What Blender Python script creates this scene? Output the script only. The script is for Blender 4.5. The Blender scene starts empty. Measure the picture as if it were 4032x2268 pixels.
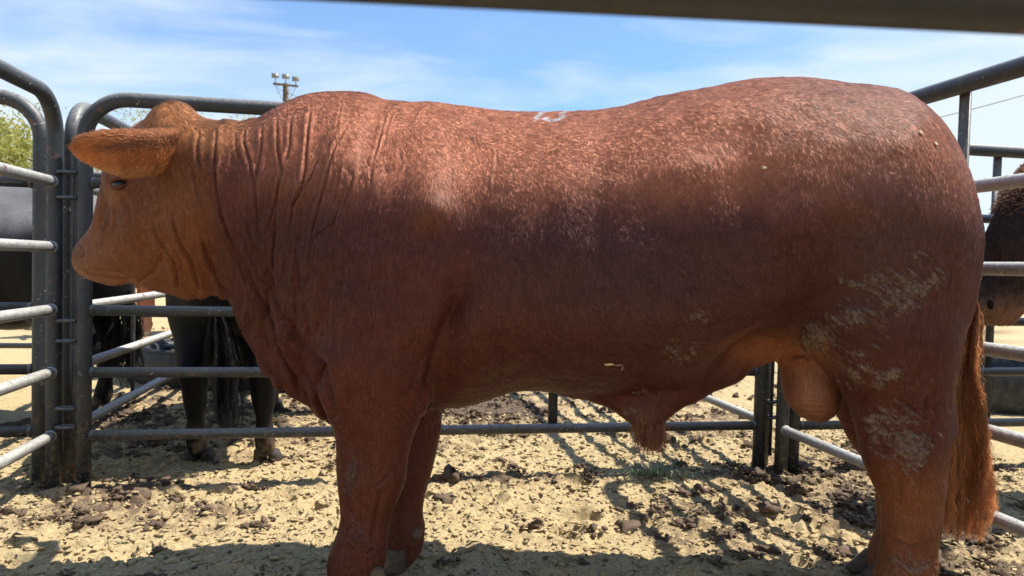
import bpy, bmesh, math, random
import numpy as np
from mathutils import Vector, Matrix

# ------------------------------------------------------------------ camera, sky, sun, exposure
C = bpy.context.scene.collection
SC = bpy.context.scene
CAM_H, PITCH, ROLL, FPX = 0.95, 0.0319, 0.025, 2912.0
cam_data = bpy.data.cameras.new('camera')
cam = bpy.data.objects.new('camera', cam_data)
C.objects.link(cam)
cam_data.sensor_width = 36.0
cam_data.lens = 36.0 * FPX / 4032.0
cam_data.clip_start, cam_data.clip_end = 0.02, 3000.0
cam_data.dof.use_dof = True
cam_data.dof.focus_distance = 2.0
cam_data.dof.aperture_fstop = 7.0
cam.matrix_world = (Matrix.Translation((0, 0, CAM_H)) @ Matrix.Rotation(math.pi / 2 - PITCH, 4, 'X')
                    @ Matrix.Rotation(ROLL, 4, 'Z'))
SC.camera = cam
SUN_EL, SUN_AZ = 61.0, 77.5          # degrees; azimuth clockwise from +Y
sd = Vector((math.sin(math.radians(SUN_AZ)) * math.cos(math.radians(SUN_EL)),
             math.cos(math.radians(SUN_AZ)) * math.cos(math.radians(SUN_EL)), math.sin(math.radians(SUN_EL))))
sun_data = bpy.data.lights.new('sun', 'SUN')
sun_data.energy, sun_data.angle, sun_data.color = 4.3, math.radians(0.53), (1.0, 0.95, 0.86)
sun = bpy.data.objects.new('sun', sun_data)
sun.rotation_euler = sd.to_track_quat('Z', 'Y').to_euler()
sun.location = (0, 0, 8)
C.objects.link(sun)

world = bpy.data.worlds.new('World')
SC.world = world
world.use_nodes = True
wn, wl = world.node_tree.nodes, world.node_tree.links
wn.clear()
w_out = wn.new('ShaderNodeOutputWorld')
w_bg = wn.new('ShaderNodeBackground')
w_bg.inputs['Strength'].default_value = 0.13
sky = wn.new('ShaderNodeTexSky')
sky.sky_type = 'NISHITA'
sky.sun_disc = False
sky.sun_elevation, sky.sun_rotation = math.radians(SUN_EL), math.radians(SUN_AZ)
sky.air_density, sky.dust_density, sky.ozone_density = 1.0, 0.25, 2.2
# thin cirrus mixed over the sky, laid out by direction on a high flat layer
tc = wn.new('ShaderNodeTexCoord')
sep = wn.new('ShaderNodeSeparateXYZ')
wl.new(tc.outputs['Generated'], sep.inputs[0])
def wmath(op, a, b=None, clamp=False):
    n = wn.new('ShaderNodeMath'); n.operation = op; n.use_clamp = clamp
    for i, v in enumerate((a, b)):
        if v is None: continue
        if isinstance(v, (int, float)): n.inputs[i].default_value = v
        else: wl.new(v, n.inputs[i])
    return n.outputs[0]
zz = wmath('MAXIMUM', wmath('ADD', sep.outputs['Z'], 0.12), 0.05)
comb = wn.new('ShaderNodeCombineXYZ')
wl.new(wmath('DIVIDE', sep.outputs['X'], zz), comb.inputs['X'])
wl.new(wmath('DIVIDE', sep.outputs['Y'], zz), comb.inputs['Y'])
mp = wn.new('ShaderNodeMapping')
mp.inputs['Scale'].default_value = (0.55, 0.9, 1.0)
mp.inputs['Rotation'].default_value = (0, 0, math.radians(-24))
mp.inputs['Location'].default_value = (0.95, 0.2, 0)
wl.new(comb.outputs[0], mp.inputs['Vector'])
n1 = wn.new('ShaderNodeTexNoise')
n1.inputs['Scale'].default_value, n1.inputs['Detail'].default_value = 0.9, 7.0
n1.inputs['Roughness'].default_value, n1.inputs['Distortion'].default_value = 0.52, 0.5
wl.new(mp.outputs[0], n1.inputs['Vector'])
ramp = wn.new('ShaderNodeValToRGB')
ramp.color_ramp.elements[0].position, ramp.color_ramp.elements[1].position = 0.44, 0.74
wl.new(n1.outputs['Fac'], ramp.inputs['Fac'])
az_ = wmath('MINIMUM', wmath('ABSOLUTE', wmath('ARCTAN2', sep.outputs['X'], sep.outputs['Y'])), 0.7)
el_ = wmath('ARCSINE', sep.outputs['Z'])
n2 = wn.new('ShaderNodeTexNoise')
n2.inputs['Scale'].default_value, n2.inputs['Detail'].default_value = 2.6, 6.0
n2.inputs['Roughness'].default_value, n2.inputs['Distortion'].default_value = 0.55, 0.4
wl.new(mp.outputs[0], n2.inputs['Vector'])
warp_ = wmath('MULTIPLY', wmath('SUBTRACT', n2.outputs['Fac'], 0.5), 0.52)
azs = wmath('MAXIMUM', wmath('MINIMUM', wmath('ARCTAN2', sep.outputs['X'], sep.outputs['Y']), 0.7), -0.7)
thr_ = wmath('ADD', wmath('ADD', wmath('MULTIPLY', az_, 0.27), wmath('MULTIPLY', azs, 0.07)), 0.19)
bank = wmath('ADD', wmath('SUBTRACT', el_, thr_), warp_)
bank = wmath('MULTIPLY', wmath('SUBTRACT', 0.11, bank), 3.7, True)
cl_f = wmath('MAXIMUM', wmath('MULTIPLY', ramp.outputs['Color'], 0.55), wmath('MULTIPLY', bank, 0.93))
cl_f = wmath('MAXIMUM', cl_f, 0.14, True)  # even cloud veil added over the whole sky to raise the fill light
gain = wn.new('ShaderNodeMix'); gain.data_type = 'RGBA'; gain.blend_type = 'MULTIPLY'
gain.inputs['Factor'].default_value = 1.0
wl.new(sky.outputs[0], gain.inputs['A'])
gain.inputs['B'].default_value = (0.52, 0.73, 0.92, 1)
mix = wn.new('ShaderNodeMix'); mix.data_type = 'RGBA'
wl.new(cl_f, mix.inputs['Factor'])
wl.new(gain.outputs['Result'], mix.inputs['A'])
mix.inputs['B'].default_value = (3.85, 4.3, 4.55, 1)
wl.new(mix.outputs['Result'], w_bg.inputs['Color'])
wl.new(w_bg.outputs[0], w_out.inputs['Surface'])

SC.view_settings.view_transform = 'Standard'
SC.view_settings.look = 'None'
SC.view_settings.gamma = 1.0
SC.view_settings.use_curve_mapping = False
SC.view_settings.exposure = 0.8
SC.render.engine = 'CYCLES'
SC.cycles.max_bounces = 6
SC.cycles.transparent_max_bounces = 4
SC.cycles.use_denoising = True

# ------------------------------------------------------------------ measuring helpers
rng = np.random.default_rng(7)
random.seed(7)
_R = np.array(cam.matrix_world.to_3x3())
RX, UY, FZ = _R[:, 0], _R[:, 1], -_R[:, 2]
CP = np.array([0, 0, CAM_H])
def at(u, v, d):
    """World point seen at photo pixel (u, v) at depth d metres along the optical axis."""
    return CP + d * ((u - 2016) / FPX * RX + (1134 - v) / FPX * UY + FZ)
def seen(p):
    """Photo pixel (u, v) of world points p (N,3)."""
    q = p - CP
    d = q @ FZ
    return 2016 + FPX * (q @ RX) / d, 1134 - FPX * (q @ UY) / d

def tag(o, label=None, cat=None, group=None, kind=None):
    if label: o['label'] = label
    if cat: o['category'] = cat
    if group: o['group'] = group
    if kind: o['kind'] = kind
    return o
def link(name, data, parent=None, loc=None):
    o = bpy.data.objects.new(name, data); C.objects.link(o)
    if loc is not None: o.location = loc
    if parent is not None: o.parent = parent
    return o
def empty(name, loc=(0, 0, 0), rz=0.0):
    o = link(name, None, None, loc); o.rotation_euler = (0, 0, rz); o.empty_display_size = 0.1
    return o
def mesh(name, V, F, mat=None, smooth=True):
    """Mesh from an (N,3) array and faces (one int array of equal-size faces, or a list of them)."""
    me = bpy.data.meshes.new(name)
    V = np.asarray(V, np.float32)
    groups = F if isinstance(F, list) else [F]
    groups = [np.asarray(g, np.int32) for g in groups if len(g)]
    me.vertices.add(len(V)); me.vertices.foreach_set('co', V.ravel())
    nl = sum(g.size for g in groups); npoly = sum(len(g) for g in groups)
    me.loops.add(nl); me.polygons.add(npoly)
    me.loops.foreach_set('vertex_index', np.concatenate([g.ravel() for g in groups]))
    tot = np.concatenate([np.full(len(g), g.shape[1], np.int32) for g in groups])
    start = np.concatenate([[0], np.cumsum(tot)[:-1]]).astype(np.int32)
    me.polygons.foreach_set('loop_start', start)
    me.update(calc_edges=True); me.validate()
    if smooth: me.polygons.foreach_set('use_smooth', np.ones(len(me.polygons), bool))
    if mat: me.materials.append(mat)
    return me
def merge(parts):
    Vs, Fs, n = [], [], 0
    for V, F in parts:
        Vs.append(np.asarray(V, float)); Fs.append(np.asarray(F) + n); n += len(V)
    sizes = {}
    for f in Fs: sizes.setdefault(f.shape[1], []).append(f)
    return np.concatenate(Vs), [np.concatenate(v) for v in sizes.values()]
def tube(path, rad, sides=14, cap=True):
    """(V, quads) of a pipe along a path (N,3) with radius number or per-point array."""
    P = np.asarray(path, float); n = len(P)
    rad = np.full(n, rad) if np.isscalar(rad) else np.asarray(rad, float)
    T = np.gradient(P, axis=0); T /= np.linalg.norm(T, axis=1)[:, None] + 1e-12
    ref = np.array([0, 0, 1.0]) if abs(T[0][2]) < 0.9 else np.array([1.0, 0, 0])
    N = np.cross(T[0], ref); N /= np.linalg.norm(N)
    V = []
    a = np.linspace(0, 2 * math.pi, sides, endpoint=False)
    for i in range(n):
        N = N - T[i] * (N @ T[i]); N /= np.linalg.norm(N)
        B = np.cross(T[i], N)
        V.append(P[i] + rad[i] * (np.cos(a)[:, None] * N + np.sin(a)[:, None] * B))
    V = np.concatenate(V)
    F = []
    for i in range(n - 1):
        for k in range(sides):
            k2 = (k + 1) % sides
            F.append((i * sides + k, i * sides + k2, (i + 1) * sides + k2, (i + 1) * sides + k))
    if cap:
        for (base, c, rev) in ((0, P[0], 1), ((n - 1) * sides, P[-1], 0)):
            V = np.vstack([V, c[None]]); ci = len(V) - 1
            for k in range(0, sides, 2):
                q = (base + k, base + (k + 1) % sides, base + (k + 2) % sides, ci)
                F.append(q[::-1] if rev else q)
    return V, np.array(F)
def box(c, s, R=None):
    V = np.array([(x, y, z) for x in (-.5, .5) for y in (-.5, .5) for z in (-.5, .5)]) * np.array(s)
    if R is not None: V = V @ np.asarray(R).T
    return V + np.array(c), np.array([(0, 1, 3, 2), (4, 6, 7, 5), (0, 4, 5, 1), (2, 3, 7, 6), (0, 2, 6, 4), (1, 5, 7, 3)])

# ---- value noise
def _hash(ix, iy, iz, seed):
    h = (ix.astype(np.int64) * 374761393 + iy.astype(np.int64) * 668265263 + iz.astype(np.int64) * 2147483647 + seed * 1274126177) & 0xFFFFFFFF
    h = ((h ^ (h >> 13)) * 1274126177) & 0xFFFFFFFF
    h = ((h ^ (h >> 16)) * 2246822519) & 0xFFFFFFFF
    return ((h ^ (h >> 15)) & 0xFFFFFF) / float(0xFFFFFF)
def vn2(x, y, seed=0):
    x = np.asarray(x, float); y = np.asarray(y, float)
    ix, iy = np.floor(x), np.floor(y); fx, fy = x - ix, y - iy
    fx = fx * fx * fx * (fx * (fx * 6 - 15) + 10); fy = fy * fy * fy * (fy * (fy * 6 - 15) + 10)
    z = np.zeros_like(ix)
    a, b = _hash(ix, iy, z, seed), _hash(ix + 1, iy, z, seed)
    c, d = _hash(ix, iy + 1, z, seed), _hash(ix + 1, iy + 1, z, seed)
    return (a + (b - a) * fx) * (1 - fy) + (c + (d - c) * fx) * fy
def fbm2(x, y, seed=0, oct=4, gain=0.5, lac=2.03):
    s, amp, tot = 0.0, 1.0, 0.0
    for o in range(oct):
        s = s + amp * vn2(x * lac ** o + 17.3 * o, y * lac ** o - 9.1 * o, seed + o); tot += amp; amp *= gain
    return s / tot
def vn3(p, seed=0):
    i = np.floor(p); f = p - i; f = f * f * (3 - 2 * f)
    r = 0.0
    for dx in (0, 1):
        wx = f[:, 0] if dx else 1 - f[:, 0]
        for dy in (0, 1):
            wy = f[:, 1] if dy else 1 - f[:, 1]
            for dz in (0, 1):
                wz = f[:, 2] if dz else 1 - f[:, 2]
                r = r + wx * wy * wz * _hash(i[:, 0] + dx, i[:, 1] + dy, i[:, 2] + dz, seed)
    return r
def fbm3(p, seed=0, oct=3, gain=0.5):
    s, amp, tot = 0.0, 1.0, 0.0
    for o in range(oct):
        s = s + amp * vn3(p * 2.03 ** o + 13.7 * o, seed + o); tot += amp; amp *= gain
    return s / tot
def sstep(a, b, x):
    t = np.clip((x - a) / (b - a), 0, 1)
    return t * t * (3 - 2 * t)

# ---- signed fields and surface nets
def smin(a, b, k):
    h = np.clip(0.5 + 0.5 * (b - a) / k, 0, 1)
    return b + (a - b) * h - k * h * (1 - h)
def rcone(X, Y, Z, a, b, r1, r2, sy=1.0):
    """Tapered capsule a-b (y squeezed by sy)."""
    ax, ay, az = a; bx, by, bz = b
    dx, dy, dz = bx - ax, (by - ay), bz - az
    L2 = dx * dx + dy * dy + dz * dz + 1e-9
    t = np.clip(((X - ax) * dx + (Y - ay) * dy + (Z - az) * dz) / L2, 0, 1)
    q = np.sqrt((X - ax - t * dx) ** 2 + ((Y - ay - t * dy) / sy) ** 2 + (Z - az - t * dz) ** 2)
    return q - (r1 + (r2 - r1) * t)
def add_chain(F, axes, pts, k, sy=1.0, pad=0.09):
    """Smooth-union a chain of (x,y,z,r) into field F in place, one sub-block at a time."""
    xs, ys, zs = axes
    for p, q in zip(pts[:-1], pts[1:]):
        R = max(p[3], q[3]) + pad
        sl = []
        for ax, c0, c1 in ((xs, p[0], q[0]), (ys, p[1], q[1]), (zs, p[2], q[2])):
            i0 = max(0, np.searchsorted(ax, min(c0, c1) - R)); i1 = min(len(ax), np.searchsorted(ax, max(c0, c1) + R))
            sl.append(slice(i0, i1))
        X, Y, Z = np.meshgrid(xs[sl[0]], ys[sl[1]], zs[sl[2]], indexing='ij', sparse=True)
        d = rcone(X, Y, Z, p[:3], q[:3], p[3], q[3], sy)
        F[tuple(sl)] = smin(F[tuple(sl)], d, k)
def surface_nets(F, axes):
    xs, ys, zs = axes
    nx, ny, nz = F.shape
    S = F < 0
    c = np.zeros((nx - 1, ny - 1, nz - 1), np.int8)
    for i in (0, 1):
        for j in (0, 1):
            for k in (0, 1):
                c += S[i:nx - 1 + i, j:ny - 1 + j, k:nz - 1 + k]
    cells = np.argwhere((c > 0) & (c < 8))
    idx = -np.ones(c.shape, np.int32); idx[tuple(cells.T)] = np.arange(len(cells))
    corners = [(i, j, k) for i in (0, 1) for j in (0, 1) for k in (0, 1)]
    val = {q: F[cells[:, 0] + q[0], cells[:, 1] + q[1], cells[:, 2] + q[2]].astype(float) for q in corners}
    acc = np.zeros((len(cells), 3)); cnt = np.zeros(len(cells))
    for q in corners:
        for a in range(3):
            if q[a] == 0:
                r = list(q); r[a] = 1; r = tuple(r)
                m = (val[q] < 0) != (val[r] < 0)
                t = val[q][m] / (val[q][m] - val[r][m])
                pnt = np.tile(np.array(q, float), (m.sum(), 1)); pnt[:, a] = t
                acc[m] += pnt; cnt[m] += 1
    h = np.array([xs[1] - xs[0], ys[1] - ys[0], zs[1] - zs[0]])
    V = np.array([xs[0], ys[0], zs[0]]) + (cells + acc / cnt[:, None]) * h
    quads = []
    for a in range(3):
        b, d = (a + 1) % 3, (a + 2) % 3
        s0 = [slice(None)] * 3; s1 = [slice(None)] * 3
        s0[a] = slice(0, -1); s1[a] = slice(1, None)
        A, B = S[tuple(s0)], S[tuple(s1)]
        e = np.argwhere(A != B)
        e = e[(e[:, b] > 0) & (e[:, d] > 0) & (e[:, b] < F.shape[b] - 1) & (e[:, d] < F.shape[d] - 1)]
        flip = A[tuple(e.T)]
        def cell(ob, od):
            q = e.copy(); q[:, b] -= ob; q[:, d] -= od
            return idx[tuple(q.T)]
        Q = np.stack([cell(1, 1), cell(0, 1), cell(0, 0), cell(1, 0)], 1)
        Q[~flip] = Q[~flip][:, ::-1]
        quads.append(Q)
    return V, np.concatenate(quads)
def edges_of(Q):
    E = np.concatenate([Q[:, [0, 1]], Q[:, [1, 2]], Q[:, [2, 3]], Q[:, [3, 0]]])
    E.sort(axis=1)
    return np.unique(E, axis=0)
def relax(V, Q, it=3, lam=0.5):
    E = edges_of(Q); n = len(V)
    deg = np.bincount(E.ravel(), minlength=n).astype(float)
    for _ in range(it):
        A = np.stack([np.bincount(E[:, 0], V[E[:, 1], k], n) + np.bincount(E[:, 1], V[E[:, 0], k], n) for k in range(3)], 1)
        V = V + lam * (A / deg[:, None] - V)
    return V
def normals(V, Q):
    fn = np.cross(V[Q[:, 2]] - V[Q[:, 0]], V[Q[:, 3]] - V[Q[:, 1]])
    N = np.zeros_like(V)
    for k in range(4):
        for a in range(3): N[:, a] += np.bincount(Q[:, k], fn[:, a], len(V))
    return N / (np.linalg.norm(N, axis=1)[:, None] + 1e-12)

# ------------------------------------------------------------------ materials
def mat_new(name):
    m = bpy.data.materials.new(name); m.use_nodes = True
    nt = m.node_tree
    return m, nt.nodes, nt.links, nt.nodes['Principled BSDF']
def noise_node(n, l, scale, detail=4, rough=0.55, vec=None, dist=0.0):
    t = n.new('ShaderNodeTexNoise')
    t.inputs['Scale'].default_value, t.inputs['Detail'].default_value = scale, detail
    t.inputs['Roughness'].default_value, t.inputs['Distortion'].default_value = rough, dist
    if vec is not None: l.new(vec, t.inputs['Vector'])
    return t
def ramp_node(n, l, fac, stops):
    r = n.new('ShaderNodeValToRGB'); el = r.color_ramp.elements
    while len(el) < len(stops): el.new(0.5)
    for e, (p, c) in zip(el, stops):
        e.position = p; e.color = (c, c, c, 1) if np.isscalar(c) else (*c, 1)
    l.new(fac, r.inputs['Fac'])
    return r.outputs['Color']
def mix_node(n, l, fac, a, b, mode='MIX'):
    x = n.new('ShaderNodeMix'); x.data_type = 'RGBA'; x.blend_type = mode
    for s, v in (('Factor', fac), ('A', a), ('B', b)):
        if isinstance(v, (int, float)): x.inputs[s].default_value = v
        elif isinstance(v, tuple): x.inputs[s].default_value = (*v, 1)
        else: l.new(v, x.inputs[s])
    return x.outputs['Result']
def bump_node(n, l, h, strength, dist, prev=None):
    b = n.new('ShaderNodeBump'); b.inputs['Strength'].default_value, b.inputs['Distance'].default_value = strength, dist
    l.new(h, b.inputs['Height'])
    if prev is not None: l.new(prev, b.inputs['Normal'])
    return b.outputs['Normal']
def obj_coords(n):
    return n.new('ShaderNodeTexCoord').outputs['Object']
def world_pos(n):
    return n.new('ShaderNodeNewGeometry').outputs['Position']

def make_pipe_material(name, base, dust_sheen, wear, dcol=(0.50, 0.48, 0.44), lo=0.05):
    m, n, l, p = mat_new(name)
    v = world_pos(n)
    big = noise_node(n, l, 7.0, 5, 0.6, v)
    fine = noise_node(n, l, 90.0, 4, 0.65, v)
    scr = noise_node(n, l, 38.0, 3, 0.7, v, 1.5)
    col = mix_node(n, l, ramp_node(n, l, big.outputs['Fac'], [(0.35, 0.0), (0.7, 1.0)]), base, tuple(c * 1.7 for c in base))
    # settled dust: only where the pipe's upper side faces up
    geo = n.new('ShaderNodeNewGeometry'); sp = n.new('ShaderNodeSeparateXYZ'); l.new(geo.outputs['Normal'], sp.inputs[0])
    up = ramp_node(n, l, sp.outputs['Z'], [(max(0.0, lo), 0.0), (0.85, 1.0)] if lo >= 0 else [(0.0, 0.25), (0.55, 1.0)])
    dn = mix_node(n, l, 1.0, up, ramp_node(n, l, fine.outputs['Fac'], [(0.3, 0.35), (0.65, 1.0)]), 'MULTIPLY')
    dn = mix_node(n, l, 1.0, dn, (dust_sheen, dust_sheen, dust_sheen), 'MULTIPLY')
    col = mix_node(n, l, dn, col, dcol)
    chips = ramp_node(n, l, scr.outputs['Fac'], [(wear, 0.0), (wear + 0.035, 1.0)])
    col = mix_node(n, l, chips, col, (0.42, 0.40, 0.36))
    rust = ramp_node(n, l, noise_node(n, l, 16.0, 6, 0.7, v).outputs['Fac'], [(0.60, 0.0), (0.68, 0.8)])
    col = mix_node(n, l, rust, col, (0.16, 0.07, 0.035))
    # dried mud splashed on the lower part
    ps = n.new('ShaderNodeSeparateXYZ'); l.new(v, ps.inputs[0])
    low = ramp_node(n, l, ps.outputs['Z'], [(0.0, 1.0), (0.40, 0.0)])
    spl = ramp_node(n, l, noise_node(n, l, 55.0, 5, 0.75, v, 0.6).outputs['Fac'], [(0.52, 0.0), (0.64, 0.9)])
    col = mix_node(n, l, mix_node(n, l, 1.0, low, spl, 'MULTIPLY'), col, (0.24, 0.18, 0.12))
    l.new(col, p.inputs['Base Color'])
    l.new(ramp_node(n, l, fine.outputs['Fac'], [(0.3, 0.36), (0.7, 0.62)]), p.inputs['Roughness'])
    p.inputs['Specular IOR Level'].default_value = 0.5
    l.new(bump_node(n, l, fine.outputs['Fac'], 0.18, 0.003), p.inputs['Normal'])
    return m
M_PIPE = make_pipe_material('painted_pipe', (0.020, 0.024, 0.028), 0.55, 0.665)
M_PIPE_DUSTY_LIT = make_pipe_material('sunlit_dusty_pipe', (0.10, 0.10, 0.097), 1.0, 0.60, (0.66, 0.64, 0.59), -1.0)  # paler copy for receding rails: dusty, with their sunlit look painted in
M_NEAR = make_pipe_material('near_pipe', (0.015, 0.0155, 0.018), 0.15, 0.70)

def make_ground_material():
    m, n, l, p = mat_new('sandy_ground')
    v = world_pos(n)
    a = noise_node(n, l, 1.3, 6, 0.62, v)
    b = noise_node(n, l, 11.0, 6, 0.68, v, 0.6)
    c = noise_node(n, l, 75.0, 5, 0.7, v)
    d = noise_node(n, l, 260.0, 3, 0.7, v)
    col = mix_node(n, l, ramp_node(n, l, c.outputs['Fac'], [(0.30, 0.0), (0.66, 1.0)]), (0.44, 0.32, 0.165), (0.70, 0.555, 0.305))
    col = mix_node(n, l, ramp_node(n, l, d.outputs['Fac'], [(0.36, 0.55), (0.52, 0.0)]), col, (0.26, 0.19, 0.10))
    col = mix_node(n, l, ramp_node(n, l, b.outputs['Fac'], [(0.56, 0.0), (0.74, 0.7)]), col, (0.34, 0.25, 0.145))
    # trodden manure staining, from the built dirt mask
    at_ = n.new('ShaderNodeAttribute'); at_.attribute_name = 'dirt'
    e = noise_node(n, l, 24.0, 5, 0.7, v, 0.8)
    dm = n.new('ShaderNodeMath'); dm.operation = 'ADD'; l.new(at_.outputs['Fac'], dm.inputs[0])
    s_ = n.new('ShaderNodeMath'); s_.operation = 'MULTIPLY_ADD'; l.new(e.outputs['Fac'], s_.inputs[0]); s_.inputs[1].default_value = 1.5; s_.inputs[2].default_value = -0.75
    l.new(s_.outputs[0], dm.inputs[1])
    col = mix_node(n, l, ramp_node(n, l, dm.outputs[0], [(0.22, 0.0), (0.52, 0.75)]), col, (0.36, 0.255, 0.145))
    col = mix_node(n, l, ramp_node(n, l, dm.outputs[0], [(0.50, 0.0), (0.78, 1.0)]), col, (0.15, 0.105, 0.072))
    l.new(col, p.inputs['Base Color'])
    p.inputs['Roughness'].default_value = 0.95
    p.inputs['Specular IOR Level'].default_value = 0.15
    nb = bump_node(n, l, b.outputs['Fac'], 0.5, 0.03)
    nb = bump_node(n, l, c.outputs['Fac'], 0.8, 0.012, nb)
    nb = bump_node(n, l, d.outputs['Fac'], 0.7, 0.004, nb)
    l.new(nb, p.inputs['Normal'])
    return m
M_GROUND = make_ground_material()
def make_clod_material(name, lo, hi, scale=45.0):
    m, n, l, p = mat_new(name)
    v = world_pos(n)
    t = noise_node(n, l, scale, 6, 0.7, v)
    rnd = n.new('ShaderNodeObjectInfo').outputs['Random']
    col = mix_node(n, l, ramp_node(n, l, t.outputs['Fac'], [(0.32, 0.0), (0.7, 1.0)]), lo, hi)
    l.new(mix_node(n, l, ramp_node(n, l, rnd, [(0.0, 0.0), (1.0, 0.45)]), col, (0.20, 0.145, 0.10)), p.inputs['Base Color'])
    p.inputs['Roughness'].default_value = 0.95; p.inputs['Specular IOR Level'].default_value = 0.15
    l.new(bump_node(n, l, t.outputs['Fac'], 0.9, 0.01), p.inputs['Normal'])
    return m
M_CLOD = make_clod_material('manure_clod', (0.075, 0.050, 0.035), (0.21, 0.148, 0.10))
M_CRUMB = make_clod_material('sand_crumb', (0.43, 0.31, 0.16), (0.72, 0.565, 0.31), 80.0)

def make_plain(name, col, rough=0.7, spec=0.3, vary=0.3, scale=30.0, bump=0.2):
    m, n, l, p = mat_new(name)
    v = obj_coords(n)
    t = noise_node(n, l, scale, 5, 0.6, v)
    l.new(mix_node(n, l, ramp_node(n, l, t.outputs['Fac'], [(0.3, 0.0), (0.7, 1.0)]), tuple(c * (1 - vary) for c in col), tuple(min(1, c * (1 + vary)) for c in col)), p.inputs['Base Color'])
    p.inputs['Roughness'].default_value = rough; p.inputs['Specular IOR Level'].default_value = spec
    if bump: l.new(bump_node(n, l, t.outputs['Fac'], bump, 0.005), p.inputs['Normal'])
    return m
M_RUBBER = make_plain('trough_rubber', (0.035, 0.035, 0.034), 0.55, 0.4, 0.6, 22.0)
M_WOOD = make_plain('pole_wood', (0.16, 0.125, 0.095), 0.85, 0.2, 0.35, 9.0)
M_LAMP = make_plain('lamp_housing', (0.22, 0.225, 0.2), 0.5, 0.4, 0.2, 6.0, 0)
M_GLASS = make_plain('lamp_glass', (0.22, 0.22, 0.21), 0.2, 0.5, 0.1, 4.0, 0)
M_WIRE = make_plain('cable', (0.03, 0.03, 0.03), 0.6, 0.3, 0.1, 4.0, 0)
M_BARK = make_plain('bark', (0.10, 0.075, 0.05), 0.9, 0.15, 0.4, 14.0)
M_HOOF = make_plain('hoof_horn', (0.12, 0.085, 0.058), 0.75, 0.2, 0.5, 40.0)
M_CLAW = make_plain('claw_horn', (0.15, 0.10, 0.065), 0.7, 0.2, 0.4, 60.0)
M_HOOF_DK = make_plain('dark_hoof', (0.05, 0.04, 0.032), 0.7, 0.3, 0.5, 40.0)
M_DARK = make_plain('dark_hollow', (0.012, 0.008, 0.007), 0.9, 0.05, 0.2, 30.0, 0)
M_EYE = make_plain('eye', (0.012, 0.008, 0.006), 0.08, 0.6, 0.1, 10.0, 0)
def make_leaf(name, lo, hi):
    m, n, l, p = mat_new(name)
    t = noise_node(n, l, 2.2, 3, 0.6, world_pos(n))
    g = n.new('ShaderNodeNewGeometry')
    f = mix_node(n, l, 0.5, ramp_node(n, l, t.outputs['Fac'], [(0.35, 0.0), (0.65, 1.0)]), g.outputs['Random Per Island'])
    l.new(mix_node(n, l, f, lo, hi), p.inputs['Base Color'])
    p.inputs['Roughness'].default_value = 0.6; p.inputs['Specular IOR Level'].default_value = 0.25
    tr = n.new('ShaderNodeBsdfTranslucent'); l.new(mix_node(n, l, f, lo, hi), tr.inputs['Color'])
    ms = n.new('ShaderNodeMixShader'); ms.inputs[0].default_value = 0.4
    l.new(p.outputs[0], ms.inputs[1]); l.new(tr.outputs[0], ms.inputs[2])
    l.new(ms.outputs[0], n['Material Output'].inputs['Surface'])
    return m
M_LEAF = make_leaf('tree_leaf', (0.20, 0.22, 0.05), (0.52, 0.50, 0.16))
M_GRASS = make_leaf('grass_blade', (0.28, 0.32, 0.17), (0.52, 0.54, 0.36))
def make_hide(name, vary=0.35, sheen=0.25, scale=(26, 26, 26), rough=0.6, bumpd=0.004):
    """Hide whose colour is the mesh attribute 'coat', broken up by short-hair noise."""
    m, n, l, p = mat_new(name)
    a = n.new('ShaderNodeAttribute'); a.attribute_name = 'coat'
    mpn = n.new('ShaderNodeMapping'); mpn.inputs['Scale'].default_value = scale
    mpn.inputs['Rotation'].default_value = (0, math.radians(28), 0)
    l.new(obj_coords(n), mpn.inputs['Vector'])
    t = noise_node(n, l, 9.0, 4, 0.65, mpn.outputs[0], 0.3)
    k = ramp_node(n, l, t.outputs['Fac'], [(0.25, 1 - vary), (0.75, 1 + vary)])
    l.new(mix_node(n, l, 1.0, a.outputs['Color'], k, 'MULTIPLY'), p.inputs['Base Color'])
    p.inputs['Roughness'].default_value = rough; p.inputs['Specular IOR Level'].default_value = 0.25
    p.inputs['Sheen Weight'].default_value = sheen; p.inputs['Sheen Roughness'].default_value = 0.45
    p.inputs['Sheen Tint'].default_value = (1.0, 0.9, 0.86, 1)
    if bumpd: l.new(bump_node(n, l, t.outputs['Fac'], 0.6, bumpd), p.inputs['Normal'])
    return m
M_HIDE = make_hide('red_hide', 0.3, 0.03, (24, 24, 6))
M_BLACK_HIDE = make_hide('dark_hide', 0.35, 0.0, (20, 20, 8), 0.5)
M_BLACK_HIDE.node_tree.nodes['Principled BSDF'].inputs['Specular IOR Level'].default_value = 0.14
def make_hair_material(name, rough=0.45, melt=0.35, scalp=False):
    m, n, l, p = mat_new(name)
    a = n.new('ShaderNodeAttribute'); a.attribute_name = 'coat'
    l.new(a.outputs['Color'], p.inputs['Base Color'])
    p.inputs['Roughness'].default_value = rough; p.inputs['Specular IOR Level'].default_value = 0.24 if scalp else 0.4
    if scalp:      # short hair lies on the hide: shade it with the hide's own direction
        sc_ = n.new('ShaderNodeAttribute'); sc_.attribute_name = 'scalp'
        l.new(sc_.outputs['Vector'], p.inputs['Normal'])
        l.new(p.outputs[0], n['Material Output'].inputs['Surface'])
        p.inputs['Sheen Weight'].default_value = 0.0; p.inputs['Sheen Roughness'].default_value = 0.4
        return m
    tr = n.new('ShaderNodeBsdfTranslucent'); l.new(a.outputs['Color'], tr.inputs['Color'])
    ms = n.new('ShaderNodeMixShader'); ms.inputs[0].default_value = melt
    l.new(p.outputs[0], ms.inputs[1]); l.new(tr.outputs[0], ms.inputs[2])
    l.new(ms.outputs[0], n['Material Output'].inputs['Surface'])
    return m
M_HAIR = make_hair_material('coat_hair', 0.5, 0, True)
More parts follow.
